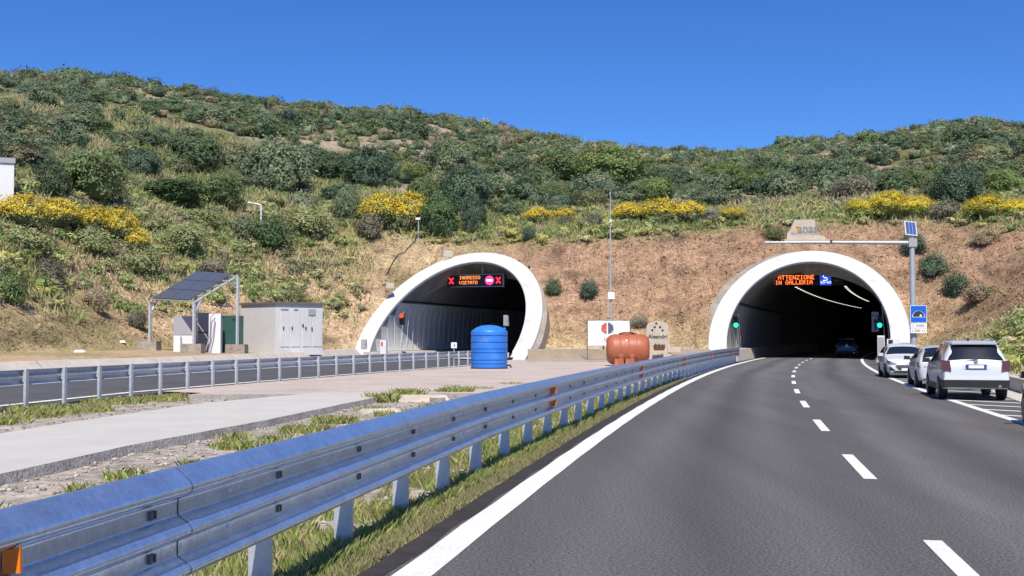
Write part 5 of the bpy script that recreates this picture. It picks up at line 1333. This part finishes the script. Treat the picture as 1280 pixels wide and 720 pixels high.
# scrub that covers the hillside: the largest ones as single shrubs, the rest as one mass
SCRUB_T = ['dark', 'dark', 'blue', 'grey', 'grey', 'green', 'olive', 'brown', 'dark', 'grey']
def scatter(n_try, seed):
    rng = np.random.default_rng(seed); pts = []
    Y = np.sqrt(rng.uniform(76 ** 2, 268 ** 2, n_try)); tx = rng.uniform(-0.53, 0.53, n_try); X = tx * Y
    px = 640 + FPX * tx; by = np.interp(px, B_X, B_Y); ry = np.interp(px, R_X, R_Y)
    t = (Y - by) / (ry - by); dens = np.clip((t - 0.015) * 14, 0, 1) * (t < 1.10)
    n = fbm(X / 15, Y / 15, 61, 3); dens *= np.clip(0.80 + (n - 0.5) * 2.0, 0.52, 1)
    keep = rng.random(n_try) < dens
    return X[keep], Y[keep], t[keep], rng
X, Y, tt, rng = scatter(6900, 21)
size = np.clip(rng.lognormal(-0.10, 0.38, len(X)), 0.42, 1.9) * (1.0 + 0.12 * (tt < 0.5))
Z = height(X, Y)
order = np.argsort(-size / Y)
single = set(order[:230].tolist())
tones = rng.integers(0, len(SCRUB_T), len(X))
WORDS = {'dark': 'dark green', 'blue': 'bluish green', 'grey': 'grey-green', 'green': 'mid green', 'olive': 'olive', 'brown': 'brownish'}
MARKS = [(20, 'the left picture edge'), (100, 'the left broom clumps'), (190, 'the shelter\'s left post'), (260, 'the shelter roof'), (325, 'the lamp post'), (395, 'the cabin\'s right end'), (460, 'the round grey bush'), (540, 'the left tunnel\'s left half'), (620, 'the blue tank'), (690, 'the left collar\'s right edge'), (763, 'the mast'), (822, 'the carved stone'), (900, 'the right collar\'s left edge'), (1005, 'the anas stone'), (1080, 'the right tunnel\'s right half'), (1142, 'the gantry pole'), (1215, 'the SUV'), (1275, 'the right picture edge')]
MID = {}
for tn in set(SCRUB_T):
    for k in range(2):
        V_, F_, C_ = crown(500 + k * 31 + sum(map(ord, tn)), 120, 16, 0.072, TONE[tn], 0.80, 7, core=0.78, spread=0.11); MID[(tn, k)] = np_mesh('hillside_shrub', V_, F_, 'foliage', C_)
for i in order[:230]:
    i = int(i); tn = SCRUB_T[tones[i]]; o = link('hillside_shrub', MID[(tn, i % 2)], None, (X[i], Y[i], Z[i] - 0.15), float(rng.uniform(0, 6.28)))
    s = float(size[i]); o.scale = (s * rng.uniform(0.9, 1.25), s * rng.uniform(0.9, 1.25), s * rng.uniform(0.85, 1.25))
    pxi = 640 + FPX * X[i] / Y[i]; mark = min(MARKS, key=lambda q: abs(q[0] - pxi))[1]; ti = float(tt[i])
    row = 'on the skyline' if ti > 0.93 else 'high on the hillside' if ti > 0.6 else 'halfway up the hillside' if ti > 0.32 else 'low on the hillside'
    sz = 'large ' if s > 1.75 else 'small ' if s < 1.2 else ''
    tag(o, sz + WORDS[tn] + ' evergreen shrub ' + row + ', above ' + mark, 'bush', 'single shrubs of the hillside scrub')
LOW = {}
for tn in set(SCRUB_T):
    for k in range(3): LOW[(tn, k)] = crown(900 + k * 13 + sum(map(ord, tn)), 25, 9, 0.165, TONE[tn], 0.80, 5, core=0.74, spread=0.16, open_=0.1, tri=True)
Vs, Fs, Cs, off = [], [], [], 0
def stamp(proto, x, y, z, sx, sy, sz, rot, tint):
    global off
    V_, F_, C_ = proto; c_, s_ = math.cos(rot), math.sin(rot); W_ = V_ * [sx, sy, sz]
    Vs.append(np.stack([W_[:, 0] * c_ - W_[:, 1] * s_ + x, W_[:, 0] * s_ + W_[:, 1] * c_ + y, W_[:, 2] + z], 1)); Fs.append(F_ + off); Cs.append(C_ * tint); off += len(V_)
for i in range(len(X)):
    if i in single: continue
    s = float(size[i]); stamp(LOW[(SCRUB_T[tones[i]], i % 3)], X[i], Y[i], Z[i] - 0.12, s * rng.uniform(0.8, 1.5), s * rng.uniform(0.8, 1.5), s * rng.uniform(0.6, 1.35), rng.uniform(0, 6.28), rng.uniform(0.72, 1.32))
# low heath between the shrubs
X2, Y2, t2, rng2 = scatter(2400, 33)
Z2 = height(X2, Y2)
HEATH = [crown(1300 + k, 9, 9, 0.22, c_, 0.7, 4, core=0.8, spread=0.2, tri=True) for k, c_ in enumerate((TONE['olive'], TONE['brown'], TONE['grey'], (0.14, 0.13, 0.06)))]
for i in range(len(X2)):
    s = rng2.uniform(0.5, 1.0); stamp(HEATH[i % 4], X2[i], Y2[i], Z2[i] - 0.05, s, s, s * 0.8, rng2.uniform(0, 6.28), rng2.uniform(0.75, 1.25))
tag(link('scrub', np_mesh('scrub', np.concatenate(Vs), np.concatenate(Fs), 'foliage', np.concatenate(Cs))), 'dense evergreen scrub covering the far hillside', 'scrub', kind='stuff')

# grass made of bent blades
def blades(X, Y, Z, h, w, col, rng, lean=0.35):
    n = len(X); a = rng.uniform(0, 2 * np.pi, n); ca, sa = np.cos(a), np.sin(a); la = rng.uniform(0, 2 * np.pi, n); ll = lean * h * rng.uniform(0.2, 1.2, n)
    B = np.stack([X, Y, Z], 1); wv = np.stack([ca * w, sa * w, np.zeros(n)], 1); le = np.stack([np.cos(la) * ll, np.sin(la) * ll, np.zeros(n)], 1)
    up = np.stack([np.zeros(n), np.zeros(n), h], 1)
    V = np.stack([B - wv, B + wv, B + le * 0.35 + up * 0.6 + wv * 0.6, B + le + up], 1)
    V2 = V.copy(); F = np.arange(4 * n).reshape(n, 4)
    return V.reshape(-1, 3), F, np.repeat(col, 4, 0)
def mix_cols(rng, n, cols, p): 
    k = rng.choice(len(cols), n, p=p); c_ = np.array(cols)[k]; return c_ * rng.uniform(0.7, 1.3, (n, 1))
GC = [(0.25, 0.32, 0.085), (0.37, 0.38, 0.125), (0.50, 0.42, 0.23), (0.19, 0.28, 0.07)]
rng = np.random.default_rng(5)
# verge between the asphalt and the gravel, under the near guardrail
n = 110000; Yv_ = 3.5 + 46 * rng.random(n) ** 1.6; u_ = rng.random(n)
lo = -1.55; off_ = np.where(rng.random(n) < 0.62, rng.uniform(-0.62, -0.12, n) , rng.uniform(lo, -0.2, n))
cx_ = 1.78 + 0.1706 * Yv_ + 0.00072 * Yv_ ** 2; sl_ = 0.1706 + 0.00144 * Yv_; nn_ = np.hypot(1, sl_)
ofs = LINE_L - 0.30 + off_
Xg = cx_ + ofs / nn_; Yg_ = Yv_ - ofs * sl_ / nn_
dens = fbm(Xg * 1.1, Yg_ * 1.1, 81, 3); keep = (dens > np.where(off_ < -0.75, 0.44, 0.34)) & ((off_ < -0.17) | (rng.random(n) < 0.5))
Xg, Yg_, off_, dn_ = Xg[keep], Yg_[keep], off_[keep], dens[keep]
hgt = rng.uniform(0.01, 0.09, len(Xg)) * np.where(off_ < -0.45, 1.3, 0.6) * (0.5 + dn_)
cols = mix_cols(rng, len(Xg), GC, [0.40, 0.28, 0.22, 0.10]); dry = off_ > -0.38; cols[dry] = cols[dry] * 0.45 + np.array([0.36, 0.30, 0.18]) * 0.55
V1, F1, C1 = blades(Xg, Yg_, np.full(len(Xg), -0.065), hgt + 0.04, 0.004 + 0.003 * rng.random(len(Xg)), cols, rng, 0.6)
tag(link('verge_grass', np_mesh('verge_grass', V1, F1, 'grass', C1)), 'green and dry grass along the road edge under the near guardrail', 'grass', kind='stuff')
# weeds in clumps beside the slab and by the far guardrail
Vs, Fs, Cs, off = [], [], [], 0
def weed_clump(x, y, r, n, h, pal, pw, z=-0.06):
    global off
    a = rng.uniform(0, 2 * np.pi, n); rr = r * np.sqrt(rng.random(n)); X_, Y_ = x + np.cos(a) * rr, y + np.sin(a) * rr
    V_, F_, C_ = blades(X_, Y_, np.full(n, z), h * rng.uniform(0.4, 1.1, n), 0.012 + 0.008 * rng.random(n), mix_cols(rng, n, pal, pw), rng, 0.8)
    Vs.append(V_); Fs.append(F_ + off); Cs.append(C_); off += len(V_)
for k in range(46):
    Y_ = rng.uniform(8, 34); x_ = interp(near, Y_) + rng.uniform(0.5, max(0.8, road_pt(Y_, off_rail(Y_)).x - interp(near, Y_) - 0.6)); weed_clump(x_, Y_, rng.uniform(0.15, 0.5), 160, 0.16, GC, [0.35, 0.3, 0.25, 0.1], -0.06)
for k in range(40):
    Y_ = rng.uniform(24, 35); x_ = interp(RAIL_L, Y_) + rng.uniform(0.0, 1.9); weed_clump(x_, Y_, rng.uniform(0.3, 0.8), 200, 0.16, GC, [0.3, 0.4, 0.25, 0.05])
for px_, py_, n_, h_ in ((510, 495, 500, 0.30), (478, 500, 300, 0.3), (560, 492, 260, 0.25), (572, 492, 200, 0.35), (420, 525, 400, 0.18), (600, 488, 300, 0.2), (640, 482, 260, 0.2), (300, 555, 500, 0.12), (385, 535, 500, 0.14)):
    q = gnd(px_, py_, 0.0); weed_clump(q.x, q.y, 0.5, n_, h_, GC, [0.35, 0.3, 0.25, 0.1])
tag(link('weeds', np_mesh('weeds', np.concatenate(Vs), np.concatenate(Fs), 'grass', np.concatenate(Cs))), 'scattered weeds in the gravel beside the pale slab', 'weeds', kind='stuff')
# dry grass matted on the banks and taller grass on the left bank and bank top
def bank_scatter(n, x0, x1, y0, y1, seed):
    r_ = np.random.default_rng(seed); X_ = r_.uniform(x0, x1, n); Y_ = r_.uniform(y0, y1, n); d_ = poly_dist(X_, Y_); Z_ = height(X_, Y_)
    ok = (d_ > 0.1) & ~in_tunnel(X_, Y_, Z_, 1.6); return X_[ok], Y_[ok], Z_[ok], d_[ok], r_
Xb, Yb_, Zb, db, rb = bank_scatter(430000, -46, 46, 22, 122, 3)
nat_ = natural(Xb, Yb_); on_cut = Zb < nat_ - 0.8
gc = ground_colour(Xb, Yb_, Zb)
k = on_cut; nb = k.sum()
cc_ = gc[k] * rb.uniform(0.7, 1.6, (nb, 1)); dk = rb.random(nb) < 0.16; cc_[dk] = cc_[dk] * np.array([0.65, 0.65, 0.6])
gm = rb.random(nb) < np.clip((fbm(Xb[k] / 5, Yb_[k] / 5, 91, 3) - 0.52) * 2.2 + np.where(Xb[k] < -3, 0.12, -0.05), 0, 0.7); cc_[gm] = mix_cols(rb, gm.sum(), [(0.26, 0.255, 0.11), (0.36, 0.32, 0.15), (0.19, 0.205, 0.09)], [0.4, 0.4, 0.2])
V1, F1, C1 = blades(Xb[k], Yb_[k], Zb[k] - 0.03, rb.uniform(0.04, 0.13, nb), 0.03 + 0.04 * rb.random(nb), cc_, rb, 2.2)
tag(link('bank_grass', np_mesh('bank_grass', V1, F1, 'grass', C1)), 'dry matted grass covering the cut banks', 'grass', kind='stuff')
# tall herbs and grass: upper left bank and the strip along the bank top
Xh, Yh, Zh, dh, rh = bank_scatter(520000, -62, 52, 30, 140, 8)
nat_ = natural(Xh, Yh); px = 640 + FPX * Xh / Yh
upper = np.clip((Zh - 3.4 - 1.2 * (fbm(Xh / 5, Yh / 5, 15, 3) - 0.5) * 4) / 1.5, 0, 1) * np.clip((-12.5 - Xh + (fbm(Xh / 6, Yh / 6, 18, 2) - 0.5) * 8) / 3, 0, 1)
top_strip = np.clip((Zh - nat_ + 1.0) / 0.5, 0, 1) * np.clip((np.interp(px, B_X, B_Y) + 16 - Yh) / 9, 0, 1)
rightlow = np.clip((Xh - (KERB_R[5][0] + (Yh - 47) * 0.29) - 0.2) / 0.5, 0, 1) * (Yh < 76) * (Zh < 3.0) * 0.9
pk = np.maximum(np.maximum(upper * 0.75, top_strip * 0.8), rightlow); keep = (rh.random(len(Xh)) < pk) & (px > -60) & (px < 1340)
Xh, Yh, Zh = Xh[keep], Yh[keep], Zh[keep]; nh = len(Xh)
zone = fbm(Xh / 4.5, Yh / 4.5, 23, 4)
PG, PS, PO, PD = np.array((0.28, 0.33, 0.13)), np.array((0.54, 0.47, 0.28)), np.array((0.42, 0.42, 0.19)), np.array((0.44, 0.37, 0.25))
ch = np.where((zone < 0.45)[:, None], PG, np.where((zone < 0.57)[:, None], PO, np.where((zone < 0.68)[:, None], PS, PD)))
sw = rh.random(nh) < 0.3; ch[sw] = np.array([PG, PS, PO])[rh.integers(0, 3, sw.sum())]
ch = ch * rh.uniform(0.7, 1.3, (nh, 1))
low_ = np.where((Xh > 10) & (Yh < 77), 0.35, 1.0)
V1, F1, C1 = blades(Xh, Yh, Zh - 0.05, low_ * rh.uniform(0.25, 0.9, nh) * (0.55 + 0.7 * fbm(Xh / 2, Yh / 2, 31, 2)), 0.028 + 0.03 * rh.random(nh), ch, rh, 0.55)
tag(link('tall_grass', np_mesh('tall_grass', V1, F1, 'grass', C1)), 'tall mixed grass and herbs on the upper banks', 'grass', kind='stuff')
# leafy herb mounds between the grass
HERB = [crown(1700 + k, 10, 9, 0.23, c_, 0.75, 4, core=0.50, spread=0.18, tri=True) for k, c_ in enumerate(((0.25, 0.32, 0.12), (0.33, 0.37, 0.15), (0.38, 0.36, 0.19), (0.27, 0.27, 0.17), (0.23, 0.30, 0.105), (0.42, 0.41, 0.14)))]
Vs, Fs, Cs, off = [], [], [], 0
Xm, Ym, Zm, dm, rm = bank_scatter(13500, -62, 52, 36, 122, 77)
pxm = 640 + FPX * Xm / Ym; natm = natural(Xm, Ym)
left_ = (Zm > 2.6 + 2.4 * fbm(Xm / 5, Ym / 5, 15, 3)) & (Xm < -13.5 + (fbm(Xm / 6, Ym / 6, 18, 2) - 0.5) * 7) & (Ym < np.interp(pxm, B_X, B_Y) + 12)
strip_ = (Zm > natm - 0.9) & (Ym < np.interp(pxm, B_X, B_Y) + 10) & (Xm > -13)
km = (left_ & (rm.random(len(Xm)) < 0.75)) | (strip_ & (rm.random(len(Xm)) < 0.7)); km &= (pxm > -40) & (pxm < 1320)
zn = fbm(Xm / 5, Ym / 5, 23, 3)
for i in np.nonzero(km)[0]:
    kk = int(np.clip((zn[i] - 0.3) * 10 + rm.normal() * 1.1, 0, 5)) if left_[i] else [0, 1, 5, 5, 4, 2][int(rm.integers(0, 6))]
    sz_ = float(rm.uniform(0.3, 0.85)); stamp(HERB[kk], Xm[i], Ym[i], Zm[i] - 0.1, sz_ * rm.uniform(0.9, 1.4), sz_ * rm.uniform(0.9, 1.4), sz_ * rm.uniform(0.8, 1.3), rm.uniform(0, 6.28), rm.uniform(0.75, 1.2))
tag(link('bank_herbs', np_mesh('bank_herbs', np.concatenate(Vs), np.concatenate(Fs), 'foliage', np.concatenate(Cs))), 'low leafy herbs crowding the upper banks', 'herbs', kind='stuff')
# gravel and stones between slab and guardrail
def stones(n, fx, y0, y1, smin, smax, seed, z, name, label, col=(0.37, 0.335, 0.30)):
    r_ = np.random.default_rng(seed); ico = unit(np.array([(-1, 0, 1.618), (1, 0, 1.618), (-1, 0, -1.618), (1, 0, -1.618), (0, 1.618, 1), (0, 1.618, -1), (0, -1.618, 1), (0, -1.618, -1), (1.618, 1, 0), (-1.618, 1, 0), (1.618, -1, 0), (-1.618, -1, 0)], float))
    tri = np.array([(0, 4, 1), (0, 9, 4), (9, 5, 4), (4, 5, 8), (4, 8, 1), (8, 10, 1), (8, 3, 10), (5, 3, 8), (5, 2, 3), (2, 7, 3), (7, 10, 3), (7, 6, 10), (7, 11, 6), (11, 0, 6), (0, 1, 6), (6, 1, 10), (9, 0, 11), (9, 11, 2), (9, 2, 5), (7, 2, 11)])
    Y_ = y0 + (y1 - y0) * r_.random(n) ** 1.5; X_ = np.array([fx(y, r_) for y in Y_]); s_ = smin + (smax - smin) * r_.random(n) ** 3
    P_ = ico[None] * (s_[:, None, None] * r_.uniform(0.45, 1.35, (n, 12, 1))) * np.array([1.2, 1.0, 0.7]); a = r_.uniform(0, 6.28, n); c_, q_ = np.cos(a)[:, None], np.sin(a)[:, None]
    V_ = np.stack([P_[..., 0] * c_ - P_[..., 1] * q_ + X_[:, None], P_[..., 0] * q_ + P_[..., 1] * c_ + Y_[:, None], P_[..., 2] + z + s_[:, None] * 0.3], -1).reshape(-1, 3)
    F_ = (tri[None] + 12 * np.arange(n)[:, None, None]).reshape(-1, 3); cl = np.array(col) * r_.uniform(0.6, 1.35, (n, 1)) * (1 + r_.normal(size=(n, 3)) * 0.05)
    return tag(link(name, np_mesh(name, V_, F_, 'rock', np.repeat(cl, 12, 0))), label, 'gravel', kind='stuff')
stones(7500, lambda y, r_: interp(near, y) + 0.05 + (road_pt(y, off_rail(y)).x - 0.35 - interp(near, y)) * r_.random() ** 1.3, 5, 36, 0.007, 0.045, 2, -0.058, 'gravel', 'grey gravel and stones between the pale slab and the near guardrail')
stones(1800, lambda y, r_: interp(far, y) - 0.1 - (interp(far, y) - interp(RAIL_L, y) + 0.2) * r_.random(), 14, 35, 0.012, 0.05, 4, -0.055, 'gravel', 'fine gravel between the pale slab and the far guardrail', (0.28, 0.245, 0.21))
# clods and stones lying on the bare banks
Xq, Yq, Zq, dq, rq = bank_scatter(9000, -26, 46, 60, 106, 131)
kq = (Zq < natural(Xq, Yq) - 0.6) & (fbm(Xq / 4, Yq / 4, 7, 3) > 0.42); Xq, Yq, Zq = Xq[kq][:2600], Yq[kq][:2600], Zq[kq][:2600]
ico = unit(np.array([(1, 1, 1), (-1, -1, 1), (-1, 1, -1), (1, -1, -1), (0.2, 0.3, -1.3), (-0.4, 0.1, 1.4)], float)); tri_ = np.array([(0, 1, 5), (1, 2, 5), (2, 0, 5), (0, 3, 1), (0, 2, 3), (1, 3, 4), (3, 2, 4), (2, 1, 4)])
sq = 0.04 + 0.17 * rq.random(len(Xq)) ** 3; Vq = ico[None] * (sq[:, None, None] * rq.uniform(0.6, 1.3, (len(Xq), 6, 1))) * np.array([1.3, 1.0, 0.7]) + np.stack([Xq, Yq, Zq + sq * 0.2], 1)[:, None]
cq = ground_colour(Xq, Yq, Zq) * rq.uniform(0.75, 1.35, (len(Xq), 1))
tag(link('clods', np_mesh('clods', Vq.reshape(-1, 3), (tri_[None] + 6 * np.arange(len(Xq))[:, None, None]).reshape(-1, 3), 'rock', np.repeat(cq, 6, 0))), 'earth clods and stones on the bare banks', 'clods', kind='stuff')
# loose concrete pieces at the end of the slab
for k, (px_, py_, s_, rz_, lab) in enumerate(((527, 499, (1.5, 0.7, 0.22), 0.2, 'flat broken concrete piece lying at the end of the pale slab'), (475, 512, (0.9, 0.6, 0.12), 0.5, 'smaller buried concrete piece beside the slab end'),
                                              (548, 503, (0.35, 0.3, 0.2), 0.8, 'dark lump of rubble beside the flat concrete piece'))):
    q = gnd(px_, py_, 0.0); m_ = MB().box((0, 0, s_[2] / 2 - 0.06), s_, rz_, 0.86); m_.v = [(v[0] + random.uniform(-0.05, 0.05), v[1] + random.uniform(-0.05, 0.05), v[2] + random.uniform(-0.02, 0.02)) for v in m_.v]
    tag(m_.build('rubble_block', 'stone' if k < 2 else 'slab_edge', None, loc=(q.x, q.y, -0.03)), lab, 'rubble')
for k, (px_, py_, lab) in enumerate(((100, 441, 'white scrap lying on the dry bank near the left edge'), (153, 430, 'small white scrap lying left of the shelter footing'))):
    q = ground_hit(px_, py_); m_ = MB().box((0, 0, 0.08), (0.55 - 0.2 * k, 0.3, 0.12), 0.3 * k, 0.7); tag(m_.build('scrap', 'sign_white', None, loc=q), lab, 'litter')
